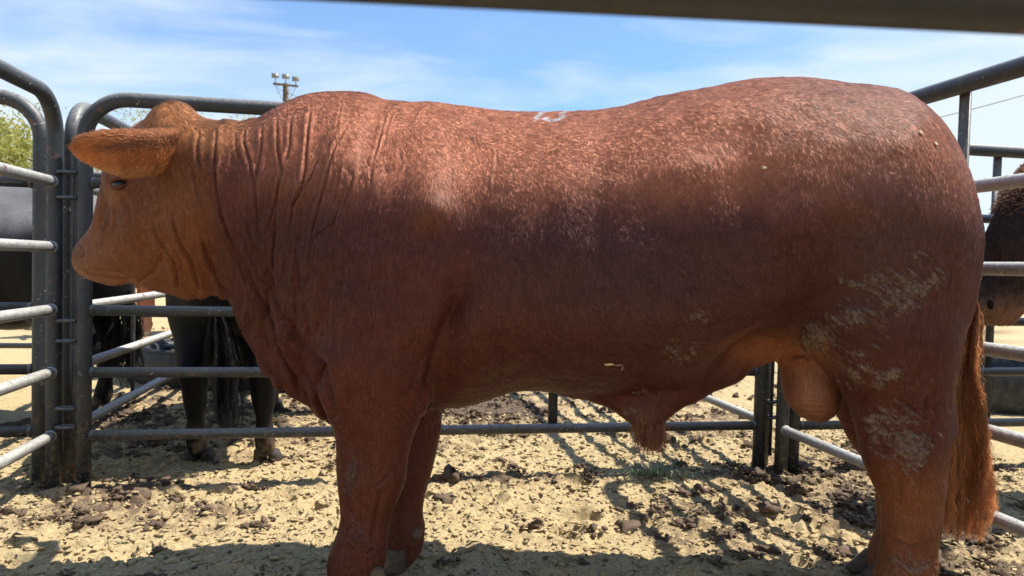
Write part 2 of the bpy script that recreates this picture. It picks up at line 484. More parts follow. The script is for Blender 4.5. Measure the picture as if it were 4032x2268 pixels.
M_TAILHAIR = make_hair_material('long_hair', 0.4, 0.45)

def set_color(me, col):
    a = me.color_attributes.new('coat', 'FLOAT_COLOR', 'POINT')
    rgba = np.ones((len(col), 4), np.float32); rgba[:, :3] = col
    a.data.foreach_set('color', rgba.ravel())
def hair_object(name, P, radius, col, mat, parent=None, scalp=None):
    """Curves object from strands P (N,k,3), per-point radius (N,k) and per-strand colour (N,3)."""
    N, k, _ = P.shape
    cu = bpy.data.hair_curves.new(name)
    cu.add_curves([k] * N)
    cu.attributes['position'].data.foreach_set('vector', P.astype(np.float32).ravel())
    ra = cu.attributes.get('radius') or cu.attributes.new('radius', 'FLOAT', 'POINT')
    ra.data.foreach_set('value', radius.astype(np.float32).ravel())
    ca = cu.attributes.new('coat', 'FLOAT_COLOR', 'CURVE')
    rgba = np.ones((N, 4), np.float32); rgba[:, :3] = col
    ca.data.foreach_set('color', rgba.ravel())
    if scalp is not None:
        na = cu.attributes.new('scalp', 'FLOAT_VECTOR', 'CURVE')
        na.data.foreach_set('vector', scalp.astype(np.float32).ravel())
    cu.materials.append(mat)
    return link(name, cu, parent)

# ------------------------------------------------------------------ ground
PEN = math.radians(10.3)
QD = np.array([math.cos(PEN), math.sin(PEN), 0]); PD = np.array([-math.sin(PEN), math.cos(PEN), 0])
FENCE_L, FENCE_R = np.array([-1.711, 2.956, 0]), np.array([1.19, 3.484, 0])
def grow(a, b, n, first):
    s = np.geomspace(first, abs(b - a), n) if n > 1 else np.array([abs(b - a)])
    return a + np.sign(b - a) * s
def dirt_mask(x, y):
    """How much trodden dark manure lies at a ground point: along the fence foot and in patches."""
    d = (x - FENCE_L[0]) * (-QD[1]) + (y - FENCE_L[1]) * QD[0]          # distance beyond the back fence line
    wob = 0.10 * (fbm2(x * 3, y * 3, 5) - 0.5)
    band = np.exp(-((d + 0.03 + wob) / 0.075) ** 2) * 0.55
    patch = sstep(0.50, 0.70, fbm2(x * 1.7 + 3, y * 1.9, 11, 4)) * 0.55
    right = sstep(0.5, 1.5, x) * 0.22 * sstep(4.5, 3.0, y)
    near = sstep(2.3, 2.1, y) * 0.16
    beyond = sstep(0.1, 0.5, d) * sstep(4.0, 2.0, d) * sstep(0.42, 0.62, fbm2(x * 1.3, y * 1.3, 41, 4)) * 0.5
    clump = (fbm2(x * 9, y * 9, 23, 4) - 0.53) * 0.9
    return np.clip(band + patch + right + near + beyond + clump, 0, 1)
_hr = np.random.default_rng(77)
PRINTS = [(_hr.uniform(-2.3, 2.3), _hr.uniform(1.95, 4.4), _hr.uniform(0, 6.28), _hr.uniform(.8, 1.15)) for _ in range(170)]
def prints_z(x, y):
    """Cloven hoof prints: two sunk lobes with a pushed-up rim."""
    h = np.zeros_like(x)
    for px, py, a, sc in PRINTS:
        if x.ndim == 2:
            i = np.where(np.abs(x[:, 0] - px) < .17)[0]; j = np.where(np.abs(y[0] - py) < .17)[0]
            if not len(i) or not len(j): continue
            sl = np.ix_(i, j)
        else:
            sl = np.where((np.abs(x - px) < .17) & (np.abs(y - py) < .17))[0]
            if not len(sl): continue
        dx, dy = (x[sl] - px) / sc, (y[sl] - py) / sc
        u, v = dx * math.cos(a) + dy * math.sin(a), -dx * math.sin(a) + dy * math.cos(a)
        lobe = np.maximum(np.exp(-(u / .055) ** 4 - ((v - .028) / .024) ** 4), np.exp(-(u / .055) ** 4 - ((v + .028) / .024) ** 4))
        rr = np.hypot(u / .085, v / .075)
        h[sl] += -.020 * lobe + .011 * np.exp(-((rr - 1) / .22) ** 2)
    return h
def ground_z(x, y):
    fade = sstep(14, 6, np.hypot(x, y))
    h = (fbm2(x * 2.1, y * 2.1, 31, 3) - 0.5) * 0.03
    h = h + (fbm2(x * 11, y * 11, 37, 4, 0.6) - 0.5) * 0.034
    bil = np.abs(fbm2(x * 26, y * 30, 43, 3, 0.6) - 0.5) * 2
    h = h + bil * 0.014 + dirt_mask(x, y) * 0.022 * (0.4 + bil) + prints_z(x, y)
    return h * fade - 0.006
gx = np.concatenate([grow(-2.6, -600, 56, 0.02)[::-1], np.arange(-2.6, 2.6, 0.011), grow(2.6, 600, 56, 0.02)])
gy = np.concatenate([grow(1.6, -60, 26, 0.02)[::-1], np.arange(1.6, 4.4, 0.0105), grow(4.4, 1200, 100, 0.016)])
GX, GY = np.meshgrid(gx, gy, indexing='ij')
GZ = ground_z(GX, GY)
nxg, nyg = GX.shape
I = np.arange(nxg * nyg).reshape(nxg, nyg)
gq = np.stack([I[:-1, :-1], I[1:, :-1], I[1:, 1:], I[:-1, 1:]], -1).reshape(-1, 4)
gm = mesh('ground', np.stack([GX, GY, GZ], -1).reshape(-1, 3), gq, M_GROUND)
da = gm.attributes.new('dirt', 'FLOAT', 'POINT')
da.data.foreach_set('value', (dirt_mask(GX, GY) * sstep(40, 8, np.hypot(GX, GY))).astype(np.float32).ravel())
tag(link('ground', gm), kind='structure')
def gz1(x, y): return float(ground_z(np.array([x]), np.array([y]))[0])

# clods
def ico(sub):
    bm = bmesh.new(); bmesh.ops.create_icosphere(bm, subdivisions=sub, radius=1.0)
    V = np.array([v.co for v in bm.verts]); F = np.array([[v.index for v in f.verts] for f in bm.faces]); bm.free()
    return V, F
def lump(seed, sub, amp=0.55, freq=1.6):
    V, F = ico(sub)
    n = fbm3(V * freq + 31.7 * seed + 5, seed, 3, 0.6)
    n2 = fbm3(V * freq * 3.1 + 7.7 * seed, seed + 5, 2)
    V = V * (1 + amp * 1.7 * (n - 0.5) * 2 + amp * .8 * (n2 - .5))[:, None]
    V[:, 2] *= 0.62
    return V, F
LUMPS3 = [lump(s, 3, 1.15, 2.7) for s in range(6)]
LUMPS2 = [lump(s + 20, 2, 1.1, 2.2) for s in range(8)]
LUMPS1 = [lump(s + 40, 1, 0.95, 1.7) for s in range(8)]
def scatter(n, xr, yr, seed, weight):
    r = np.random.default_rng(seed)
    x = r.uniform(*xr, n * 6); y = r.uniform(*yr, n * 6)
    keep = r.uniform(0, 1, n * 6) < weight(x, y)
    x, y = x[keep][:n], y[keep][:n]
    return x, y, r
def in_view(x, y):
    return (np.abs(x) < 0.74 * y + 0.15)
def clusters(n, xr, yr, seed, weight, per, rad):
    """Crumb positions heaped round n cluster centres."""
    x, y, r = scatter(n, xr, yr, seed, weight)
    k = r.integers(per[0], per[1], len(x)); c = np.repeat(np.arange(len(x)), k)
    R = r.uniform(rad[0], rad[1], len(x))[c]
    d = np.abs(r.normal(0, .55, len(c))) * R; a = r.uniform(0, 6.28, len(c))
    return x[c] + d * np.cos(a) * 1.3, y[c] + d * np.sin(a), (1 - np.clip(d / R, 0, 1)), r
def stuff_lumps(name, n, xr, yr, seed, smin_, smax, lumps, mat, weight, sink=0.3, power=2.5, heap=None, flat=1.0, long_=1.5):
    if heap:
        x, y, hgt, r = clusters(n, xr, yr, seed, weight, *heap); z = ground_z(x, y) + hgt * .012
    else:
        x, y, r = scatter(n, xr, yr, seed, weight); z = ground_z(x, y)
    s = smin_ + (smax - smin_) * r.uniform(0, 1, len(x)) ** power
    parts = []
    kind = r.integers(0, len(lumps), len(x))
    for k, (V, F) in enumerate(lumps):
        i = np.where(kind == k)[0]
        a = r.uniform(0, 6.28, len(i)); sx = r.uniform(0.75, long_, len(i)); tz = r.normal(0, .35, len(i))
        ca, sa = np.cos(a), np.sin(a)
        vx = V[None, :, 0] * sx[:, None]; vy = np.repeat(V[None, :, 1], len(i), 0)
        X = (vx * ca[:, None] - vy * sa[:, None]) * s[i][:, None] + x[i][:, None]
        Y = (vx * sa[:, None] + vy * ca[:, None]) * s[i][:, None] + y[i][:, None]
        Z = (V[None, :, 2] * flat + vx * tz[:, None] * .5) * s[i][:, None] + (z[i] + s[i] * sink)[:, None]
        VV = np.stack([X, Y, Z], -1).reshape(-1, 3)
        FF = (F[None] + (np.arange(len(i)) * len(V))[:, None, None]).reshape(-1, 3)
        parts.append((VV, FF))
    V, F = merge(parts)
    return tag(link(name, mesh(name, V, F, mat, smooth=False)), kind='stuff')
dirty = lambda x, y: in_view(x, y) * (0.06 + dirt_mask(x, y) ** 1.5)
stuff_lumps('manure_crumbs', 430, (-2.6, 2.6), (1.85, 5.2), 3, 0.003, 0.015, LUMPS1, M_CLOD, dirty, 0.25, 2.4, ((8, 48), (.03, .09)))
stuff_lumps('loose_manure_bits', 5000, (-2.6, 2.6), (1.85, 5.2), 6, 0.0025, 0.010, LUMPS1, M_CLOD, lambda x, y: in_view(x, y) * .5, 0.2, 2.4)
stuff_lumps('sand_crumbs', 24000, (-2.6, 2.6), (1.85, 4.6), 4, 0.003, 0.013, LUMPS1, M_CRUMB, lambda x, y: in_view(x, y) * 0.8, 0.15, 2.3, None, .55, 2.4)
stuff_lumps('far_manure_crumbs', 130, (-6, 6), (4.6, 10), 5, 0.006, 0.03, LUMPS1, M_CLOD, dirty, 0.25, 2.2, ((8, 30), (.06, .2)))
clod_meshes = [mesh('dirt_clod', V * np.array([1, 1, 1]), F, M_CLOD, smooth=False) for V, F in LUMPS3 + LUMPS2]
cx, cy, cr = scatter(230, (-2.4, 2.4), (1.9, 4.3), 9, lambda x, y: in_view(x, y) * (0.02 + dirt_mask(x, y) ** 2))
for i in range(len(cx)):
    s = 0.014 + 0.028 * cr.uniform() ** 2.2
    o = link('dirt_clod', clod_meshes[cr.integers(0, len(clod_meshes))])
    o.location = (cx[i], cy[i], gz1(cx[i], cy[i]) + s * 0.28)
    o.scale = (s * cr.uniform(0.8, 1.5), s, s * cr.uniform(0.75, 1.15)); o.rotation_euler = (cr.uniform(-.3, .3), cr.uniform(-.3, .3), cr.uniform(0, 6.28))
    tag(o, 'crumbly dark brown dirt clod lying on the trampled sandy ground', 'dirt clod', 'dirt clods scattered over the pens')

# ------------------------------------------------------------------ pipe panels
RAILS = (0.215, 0.475, 0.73, 0.98, 1.235)
TOP = 1.57
def arc_path(L, h, r=0.16, n=8):
    P = [(0, 0, -0.03), (0, 0, h * 0.33), (0, 0, h * 0.66), (0, 0, h - r)]
    for k in range(1, n + 1):
        a = math.pi / 2 * k / n
        P.append((r - r * math.cos(a), 0, h - r + r * math.sin(a)))
    m = max(3, int(L / 0.4))
    P += [(r + (L - 2 * r) * k / m, 0, h) for k in range(1, m)]
    P.append((L - r, 0, h))
    for k in range(1, n + 1):
        a = math.pi / 2 * k / n
        P.append((L - r + r * math.sin(a), 0, h - r + r * math.cos(a)))
    P += [(L, 0, h * 0.66), (L, 0, h * 0.33), (L, 0, -0.03)]
    return np.array(P)
def half_loop(w=0.075, d=0.045, r=0.0065):
    a = np.linspace(0, math.pi, 9)
    return [(0, -d / 2, 0)] + [(w - d / 2 + d / 2 * math.sin(t), -d / 2 * math.cos(t), 0) for t in a] + [(0, d / 2, 0)]
def panel(base, direction, L, label, rails=RAILS, top=TOP, ties=(0.35, 0.67), dusty=False, loops=(1, 0), mat=None, cat='fence panel', group='pipe fence panels of the cattle pens', z=0.0):
    """A bent-pipe stock panel: frame, rails, flat upright ties and hinge loops at its ends."""
    ang = math.atan2(direction[1], direction[0])
    root = empty('pipe_panel', (base[0], base[1], z), ang)
    tag(root, label, cat, group)
    mf = mat or M_PIPE; mr = mat or (M_PIPE_DUSTY_LIT if dusty else M_PIPE)
    V, F = tube(arc_path(L, top), 0.030, 18)
    link('frame', mesh('frame', V, F, mf), root)
    V, F = tube([(0.012, 0, 0), (L / 3, 0, 0), (2 * L / 3, 0, 0), (L - 0.012, 0, 0)], 0.0215, 14)
    wV, wF = tube([(0.026, 0, 0), (0.034, 0, 0), (0.042, 0, 0)], [0.024, 0.0245, 0.022], 12)
    w2 = wV * np.array([-1, 1, 1]) + np.array([L, 0, 0])
    V, F = merge([(V, F), (wV, wF), (w2, wF[:, ::-1])])
    rm = mesh('rail', V, F, mr)
    for i, zr in enumerate(rails):
        o = link('rail', rm, root, (0, 0.0, zr + 0.006 * math.sin(7.1 * i + L * 3)))
        o.rotation_euler = (0, 0.0022 * math.sin(3.3 * i + L), 0)
    for t in ties:
        V, F = box((L * t, 0.0285, (rails[0] + top) / 2 - 0.004), (0.042, 0.010, top - rails[0] + 0.02))
        link('upright_tie', mesh('upright_tie', V, F, mf, False), root)
    V, F = tube(half_loop(), 0.0065, 8)
    lm = mesh('hinge_loop', V, F, mf)
    for end in (0, 1):
        if not loops[end]: continue
        for zl in (0.255, 0.33, 0.60, 0.68, 1.17, 1.27):
            o = link('hinge_loop', lm, root, (0.02 - 0.045 if end == 0 else L + 0.022, 0, zl))
            if end == 0: o.rotation_euler = (0, 0, math.pi); o.location.x = -0.022
    return root
d_back = FENCE_R - FENCE_L; Lb = float(np.hypot(*d_back[:2])); d_back = d_back / Lb
panel(FENCE_L, d_back, Lb, 'dark pipe panel across the back of the pen behind the red bull', loops=(1, 1), ties=(0.34, 0.66))
panel((-1.833, 2.962, 0), -PD, 2.95, 'dusty pipe panel along the near left side with its rounded top corner', dusty=True, loops=(0, 0))
panel((-1.918, 3.007, 0), -QD, 2.95, 'pipe panel at the left edge in front of the grey-black cow', loops=(0, 0))
panel((-1.822, 3.055, 0), PD, 2.95, 'dusty pipe panel receding behind the bull\'s head past the black tub', dusty=True, loops=(0, 0), ties=(0.30, 0.65))
panel((1.268, 3.407, 0), -PD, 2.95, 'dusty pipe panel slanting along the right side by the bull\'s tail', dusty=True, loops=(0, 0), ties=(0.333, 0.67))
panel((1.352, 3.49, 0), QD, 2.95, 'pipe panel behind the dark bull\'s head at the right edge', loops=(0, 0), ties=(0.365, 0.67))
panel((1.235, 3.57, 0), PD, 2.95, 'dusty pipe panel running back beyond the scrotum and the back fence corner', dusty=True, loops=(0, 0))
# second row of pens
B2L = FENCE_L + PD * 3.15; B2R = FENCE_R + PD * 3.15
panel(B2L - QD * 3.12, QD, 2.95, 'far pipe panel in the second row at the left behind the cow', loops=(0, 0))
panel(B2L, QD, 2.95, 'far pipe panel in the second row behind the black tub and black bull', loops=(0, 0))
panel(B2R + QD * 0.12, QD, 2.95, 'far pipe panel in the second row at the right behind the long tub', loops=(0, 0))
B3L = B2L + PD * 3.15
panel(B2L - QD * 0.1 + PD * 0.1, PD, 2.95, 'far dusty side panel receding towards the red cattle', dusty=True, loops=(0, 0))
panel(B3L - QD * 1.2, QD, 2.95, 'farthest pipe panel standing before the red cattle', loops=(0, 0))
panel(B3L + QD * 1.9, QD, 2.95, 'farthest pipe panel hidden for the most part by the red bull', loops=(0, 0))
panel(B2R + QD * 0.06 + PD * 0.1, PD, 2.95, 'far dusty side panel at the right beyond the second row', dusty=True, loops=(0, 0))
# loose drop pins through the loops
for (px, py), lab in ((((FENCE_R + np.array([0.052, 0.0, 0]))[0], FENCE_R[1]), 'thin steel drop pin joining the panels at the right corner'),
                      ((-1.768, 2.99), 'thin steel drop pin joining the panels at the left corner')):
    V, F = tube([(0, 0, 0.075), (0, 0, 0.4), (0, 0, 0.8), (0, 0, 1.34), (0.012, 0, 1.365), (0.04, 0, 1.37)], 0.0085, 10)
    tag(link('drop_pin', mesh('drop_pin', V, F, M_PIPE), None, (px, py, 0)), lab, 'drop pin', 'drop pins of the panel corners')
# the near panel the camera looks through
NA = math.radians(3.8 - 0.0)
nd = np.array([math.cos(NA), math.sin(NA), 0])
panel(np.array([-1.42, 0.27, 0]), nd, 2.95, 'blurred dark rusty pipe panel right in front of the viewer along the top edge',
      rails=(0.205, 0.46, 0.74, 1.1025, 1.345), mat=M_NEAR, loops=(0, 0), ties=())

# ------------------------------------------------------------------ tubs
def tub(loc, rx, ry, h, label):
    root = empty('water_tub', loc)
    tag(root, label, 'tub', 'black rubber tubs in the pens')
    a = np.linspace(0, 2 * math.pi, 56, endpoint=False)
    prof = [(0.93, 0.0), (0.985, h * 0.25), (1.0, h * 0.55), (0.985, h * 0.92), (0.965, h), (0.93, h), (0.90, h * 0.9), (0.88, h * 0.3), (0.86, 0.03)]
    V = np.concatenate([np.stack([np.cos(a) * rx * p, np.sin(a) * ry * p, np.full_like(a, z)], 1) for p, z in prof])
    n = len(a)
    F = np.array([(i * n + k, i * n + (k + 1) % n, (i + 1) * n + (k + 1) % n, (i + 1) * n + k) for i in range(len(prof) - 1) for k in range(n)])
    link('wall', mesh('wall', V, F, M_RUBBER), root)
    V2 = np.vstack([np.stack([np.cos(a) * rx * 0.875, np.sin(a) * ry * 0.875, np.full_like(a, 0.04)], 1), [[0, 0, 0.04]]])
    link('floor', mesh('floor', V2, np.array([(k, (k + 1) % n, n) for k in range(n)]), M_RUBBER), root)
    P = np.stack([np.cos(np.append(a, a[0])) * rx * 0.95, np.sin(np.append(a, a[0])) * ry * 0.95, np.full(n + 1, h)], 1)
    V, F = tube(P, 0.016, 8, cap=False)
    link('rim', mesh('rim', V, F, M_RUBBER), root)
tub((-1.95, 5.75, 0), 1.0, 0.62, 0.26, 'low round black rubber tub behind the black bull\'s legs')
tub((3.75, 5.6, 0), 1.1, 0.60, 0.30, 'low round black rubber tub below the dark bull\'s muzzle at the right')

# ------------------------------------------------------------------ trees, light pole, cable
def tree(base, h, crown_r, n, label, seed, crown_low=0.3, leaf=0.062):
    r = np.random.default_rng(seed)
    root = empty('tree', base)
    tag(root, label, 'tree', 'trees beyond the pens')
    segs = []
    th = h * 0.45
    path = [(0, 0, -0.1), (0.05, 0.02, th * .5), (-0.03, 0.05, th)]
    segs.append(tube(path, [0.16, 0.12, 0.09], 10))
    tips = []
    for k in range(11):
        a = r.uniform(0, 6.28); e = r.uniform(0.25, 1.2)
        L = crown_r * r.uniform(0.6, 1.0)
        p0 = np.array([0, 0, th * r.uniform(0.45, 1.0)]); d = np.array([math.cos(a) * math.cos(e), math.sin(a) * math.cos(e), math.sin(e)])
        p1 = p0 + d * L * .5 + r.normal(0, .08, 3); p2 = p0 + d * L + r.normal(0, .15, 3)
        segs.append(tube([p0, p1, p2], [0.06, 0.035, 0.012], 6)); tips += [p1, p2]
        for _ in range(3):
            q = p1 + (p2 - p1) * r.uniform(); e2 = q + r.normal(0, L * .25, 3)
            segs.append(tube([q, (q + e2) / 2 + r.normal(0, .05, 3), e2], [0.02, 0.013, 0.006], 5)); tips.append(e2)
    V, F = merge(segs)
    link('trunk', mesh('trunk', V, F, M_BARK), root)
    tips = np.array(tips)
    extra = np.array([0, 0, h * 0.62]) + r.normal(0, 1, (26, 3)) * np.array([crown_r * .55, crown_r * .55, h * 0.2])
    cen = np.vstack([tips, extra]); cen = cen[cen[:, 2] > h * crown_low]
    ci = r.integers(0, len(cen), n)
    P = cen[ci] + r.normal(0, 1, (n, 3)) * np.array([.34, .34, .24]) * crown_r * 0.42
    P = P[(P[:, 2] < h) & (P[:, 2] > h * crown_low * 0.8)]
    n = len(P)
    A = r.normal(0, 1, (n, 3)); A[:, 2] -= 0.6; A /= np.linalg.norm(A, axis=1)[:, None]
    B = np.cross(A, r.normal(0, 1, (n, 3))); B /= np.linalg.norm(B, axis=1)[:, None]
    s = leaf * r.uniform(0.6, 1.3, n)[:, None]
    V = np.stack([P - A * s, P + B * s * .35, P + A * s, P - B * s * .35], 1).reshape(-1, 3)
    link('crown', mesh('crown', V, np.arange(4 * n).reshape(-1, 4), M_LEAF, False), root)
tree((-11.2, 15.5, 0), 4.2, 2.1, 26000, 'pale green feathery tree at the left edge above the fence rails', 1)
tree((-12.9, 22.0, 0), 3.9, 2.2, 12000, 'small yellow-green tree seen between the fence posts left of the bull\'s nose', 2, 0.15)
tree((-10.1, 27.0, 0), 6.35, 2.3, 12000, 'tree whose tip shows above the bull\'s neck beside the light pole', 3)
tree((-16.5, 25.0, 0), 4.6, 2.4, 12000, 'tree standing farther back behind the left feathery tree', 4, 0.2)

def light_pole(base, top):
    root = empty('light_pole', base)
    tag(root, 'tall wooden light pole with three floodlights on a crossarm', 'light pole')
    V, F = tube([(0, 0, -.2), (0.02, 0, top * .3), (-0.03, 0, top * .6), (0.03, 0, top * .83), (0.0, 0, top)], [0.21, 0.2, 0.18, 0.17, 0.145], 14)
    link('pole', mesh('pole', V, F, M_WOOD), root)
    arm = 1.34; tilt = -0.075
    R = np.array([[math.cos(tilt), 0, -math.sin(tilt)], [0, 1, 0], [math.sin(tilt), 0, math.cos(tilt)]])
    V, F = box((0.06, -0.2, top - 0.12), (arm, 0.09, 0.11), R)
    link('crossarm', mesh('crossarm', V, F, M_WOOD, False), root)
    for s in (-1, 1):
        V, F = tube([(0.06 + s * arm * .42, -0.2, top - 0.17 - s * arm * .42 * .075), (0.02 * s + 0.07, -0.19, top - 1.22)], 0.017, 6)
        link('brace', mesh('brace', V, F, M_LAMP), root)
    for k, (dx, up, yaw) in enumerate(((-0.50, 0.36, 0.25), (0.055, 0.37, 0.2), (0.60, 0.30, 0.05))):
        zb = top - 0.06 - (dx - 0.06) * 0.075
        f = link('floodlight', None, root, (dx, -0.2, zb))
        f.rotation_euler = (0, 0, yaw)
        hw, hh, dp = 0.185, 0.105, 0.16
        V = np.array([(-hw, -.06, -hh), (hw, -.06, -hh), (hw, -.06, hh), (-hw, -.06, hh),
                      (-hw * .6, dp, -hh * .55), (hw * .6, dp, -hh * .55), (hw * .6, dp, hh * .6), (-hw * .6, dp, hh * .6)]) + np.array([0, 0, up])
        Fb = np.array([(0, 1, 5, 4), (1, 2, 6, 5), (2, 3, 7, 6), (3, 0, 4, 7), (4, 5, 6, 7), (3, 2, 1, 0)])
        eV, eF = box((0, -.065, up + hh), (hw * 2.12, .05, .03)); e2 = box((0, -.065, up - hh), (hw * 2.12, .05, .03))
        V, F = merge([(V, Fb), (eV, eF), e2])
        link('housing', mesh('housing', V, F, M_LAMP, False), f)
        V, F = box((0, -.072, up), (hw * 1.8, .012, hh * 1.7))
        link('glass', mesh('glass', V, F, M_GLASS, False), f)
        V, F = tube([(0, 0, -0.02), (0, 0, up * .5), (0, 0.02, up)], [0.022, 0.02, 0.018], 8)
        link('bracket', mesh('bracket', V, F, M_WOOD), f)
    V, F = tube([(0.1, -.1, top - .45), (0.17, -.12, top - .52), (0.22, -.12, top - .55)], 0.028, 8)
    link('insulator', mesh('insulator', V, F, M_WOOD), root)
    for s in (-1, 1):
        xs_ = np.linspace(0, 1, 7)
        P = np.stack([0.05 + s * (0.04 + .42 * xs_), np.full(7, -.16), top - .34 + .22 * xs_ - .18 * np.sin(math.pi * xs_)], 1)
        V, F = tube(P, 0.008, 5)
        link('wire', mesh('wire', V, F, M_WIRE), root)
PB = at(1115, 1000, 40.0)
PT = at(1118, 334, 40.0)
light_pole((PB[0], PB[1], 0), float(PT[2]))
# overhead cable: from the pole's insulator, sagging low and rising to the right out of frame
c0 = np.array([PB[0] + .22, PB[1] - .12, PT[2] - .55]); c1 = at(5200, -40, 24.0)
t = np.linspace(0, 1, 60)
cp = c0[None] * (1 - t)[:, None] + c1[None] * t[:, None]
mid = at(3900, 466, 28.3)
cp[:, 2] -= 4 * t * (1 - t) * 4.4
V, F = tube(cp, 0.013, 6)
tag(link('overhead_cable', mesh('overhead_cable', V, F, M_WIRE)), 'thin dark overhead cable slanting up behind the bull\'s rump', 'cable')
V, F = tube([(c1[0], c1[1], -.2), (c1[0], c1[1], c1[2] * .5), (c1[0], c1[1], c1[2] + .4)], [0.2, 0.17, 0.14], 12)
tag(link('utility_pole', mesh('utility_pole', V, F, M_WOOD)), 'wooden utility pole holding the far end of the overhead cable', 'utility pole')

# grass tuft
def grass_tuft(x, y, label):
    r = np.random.default_rng(5)
    root = empty('grass_tuft', (x, y, gz1(x, y) + .006))
    tag(root, label, 'grass tuft')
    kinds = []
    for k in range(10):
        L = r.uniform(.05, .13); s = r.uniform(.0016, .0034); h = r.uniform(.12, .6) * L
        P = np.array([(0, 0, 0), (L * .4, r.normal(0, .004), h), (L * .75, r.normal(0, .008), h * 1.1), (L, r.normal(0, .014), h * .7)])
        w = np.array([0, 1, .25]) * s
        V = np.array([P[0] - w, P[0] + w, P[1] - w, P[1] + w, P[2] - w * .8, P[2] + w * .8, P[3] - w * .1, P[3] + w * .1])
        kinds.append(mesh('blade', V, np.array([(0, 1, 3, 2), (2, 3, 5, 4), (4, 5, 7, 6)]), M_GRASS, False))
    for k in range(130):
        o = link('blade', kinds[k % 10], root, (r.normal(0, .085), r.normal(0, .024), 0))
        o.rotation_euler = (r.normal(0, .15), r.normal(0, .12), r.uniform(0, 6.28))
gp = at(2570, 1872, 3.36)
grass_tuft(gp[0], gp[1], 'flattened green grass tuft lying on the sand near the back fence')

# ------------------------------------------------------------------ other cattle
def axes_for(lo, hi, h):
    return [np.arange(a, b + h, h) for a, b in zip(lo, hi)]
def cattle_parts(head=((-1.02, 0, 1.16), (-1.36, 0, 0.86)), h=0.018, male=True, brow=False):
    """Body mesh of a standing beast, head towards -x, hip about 1.3 m."""
    ax = axes_for((-1.62, -.46, -.02), (1.02, .46, 1.5), h)
    F = np.full([len(a) for a in ax], 0.5, np.float32)
    X, Y, Z = np.meshgrid(*ax, indexing='ij', sparse=True)
    add_chain(F, ax, [(-.48, 0, .90, .30), (-.1, 0, .86, .35), (.3, 0, .87, .35), (.62, 0, .96, .29)], .10, .92, .2)
    add_chain(F, ax, [(-.45, 0, 1.1, .16), (.0, 0, 1.14, .14), (.62, 0, 1.16, .14), (.8, 0, 1.08, .10)], .12, 1.2, .2)
    add_chain(F, ax, [(.62, 0, .9, .27), (.74, 0, .78, .2)], .1, 1.05, .2)
    pl, mz = np.array(head[0]), np.array(head[1])
    nk = pl + (pl - mz) * np.array([.0, 0, 0]) + np.array([.06, 0, -.06])
    add_chain(F, ax, [(-.5, 0, .98, .25), tuple(nk) + (.15,)], .10, .85, .2)
    add_chain(F, ax, [(-.55, 0, .72, .16), (nk[0] + .12, 0, nk[2] - .16, .07)], .09, .5, .2)
    d = mz - pl
    up = np.array([-d[2], 0, d[0]]); up /= np.linalg.norm(up) + 1e-9
    if up[2] < 0 or abs(up[2]) < .2: up = np.array([-abs(d[2]), 0, abs(d[0])]) / np.linalg.norm(d)
    jw = pl + d * .28 - up * .09
    add_chain(F, ax, [tuple(pl - up * .02) + (.115,), tuple(pl + d * .35 - up * .02) + (.105,), tuple(pl + d * .75) + (.075,), tuple(mz) + (.068,)], .05, 1.0, .2)
    add_chain(F, ax, [tuple(jw) + (.10,), tuple(pl + d * .8 - up * .05) + (.055,), tuple(mz - up * .035) + (.05,)], .05, .8, .2)
    if brow: add_chain(F, ax, [tuple(pl + d * .22 + up * .035) + (.10,), tuple(pl + d * .55 + up * .05) + (.088,)], .05, 1.05, .2)
    add_chain(F, ax, [tuple(pl + np.array([0, -.07, .02])) + (.06,), tuple(pl + np.array([0, .07, .02])) + (.06,)], .05, 1, .2)
    for s in (-1, 1):
        add_chain(F, ax, [(-.42, s * .17, .92, .19), (-.40, s * .17, .68, .105), (-.42, s * .15, .42, .064), (-.41, s * .15, .36, .05), (-.41, s * .15, .14, .036), (-.43, s * .15, .075, .05)], .07, .9)
        add_chain(F, ax, [(.55, s * .16, .92, .24), (.62, s * .17, .68, .155), (.70, s * .16, .52, .09), (.77, s * .15, .42, .060), (.75, s * .15, .3, .042), (.73, s * .15, .13, .036), (.71, s * .15, .075, .05)], .07, .9)
        add_chain(F, ax, [(.80, s * .15, .44, .035), (.72, s * .16, .6, .03)], .05, .8)
    if male: add_chain(F, ax, [(.55, 0, .62, .05), (.58, 0, .5, .07), (.58, 0, .42, .065)], .04, 1.1)
    V, Q = surface_nets(F, ax)
    V = relax(V, Q, 4)
    N = normals(V, Q)
    V = V + N * ((fbm3(V * 9, 3, 3) - .5) * .012)[:, None]
    return V, Q
def hoof_mesh(name, mat, s=1.0):
    """One hoof of two claws with a gap, toes towards -x, sole at z=0."""
    parts = []
    for sgn in (-1, 1):
        ring = []
        a = np.linspace(0, 2 * math.pi, 14, endpoint=False)
        for (f, z, sx) in ((1.0, 0.0, 0), (1.03, .018, 0), (.86, .05, .012), (.70, .082, .024)):
            x = np.cos(a); y = np.sin(a)
            x = np.where(x < 0, x * 1.25, x * .9)
            ring.append(np.stack([x * .055 * f + sx - .012, y * .029 * f + sgn * .033, np.full_like(a, z)], 1))
        n = len(a)
        V = np.concatenate(ring + [[[.015, sgn * .03, .084]], [[-.01, sgn * .033, 0]]])
        Fq = [(i * n + k, i * n + (k + 1) % n, (i + 1) * n + (k + 1) % n, (i + 1) * n + k) for i in range(3) for k in range(n)]
        Fc = [(3 * n + k, 3 * n + (k + 1) % n, 3 * n + (k + 2) % n, 4 * n) for k in range(0, n, 2)]
        Fb = [((k + 2) % n, (k + 1) % n, k, 4 * n + 1) for k in range(0, n, 2)]
        parts.append((V * np.array([s, s, s * .70]), np.array(Fq + Fc + Fb)))
    V, F = merge(parts)
    return mesh(name, V, F, mat)
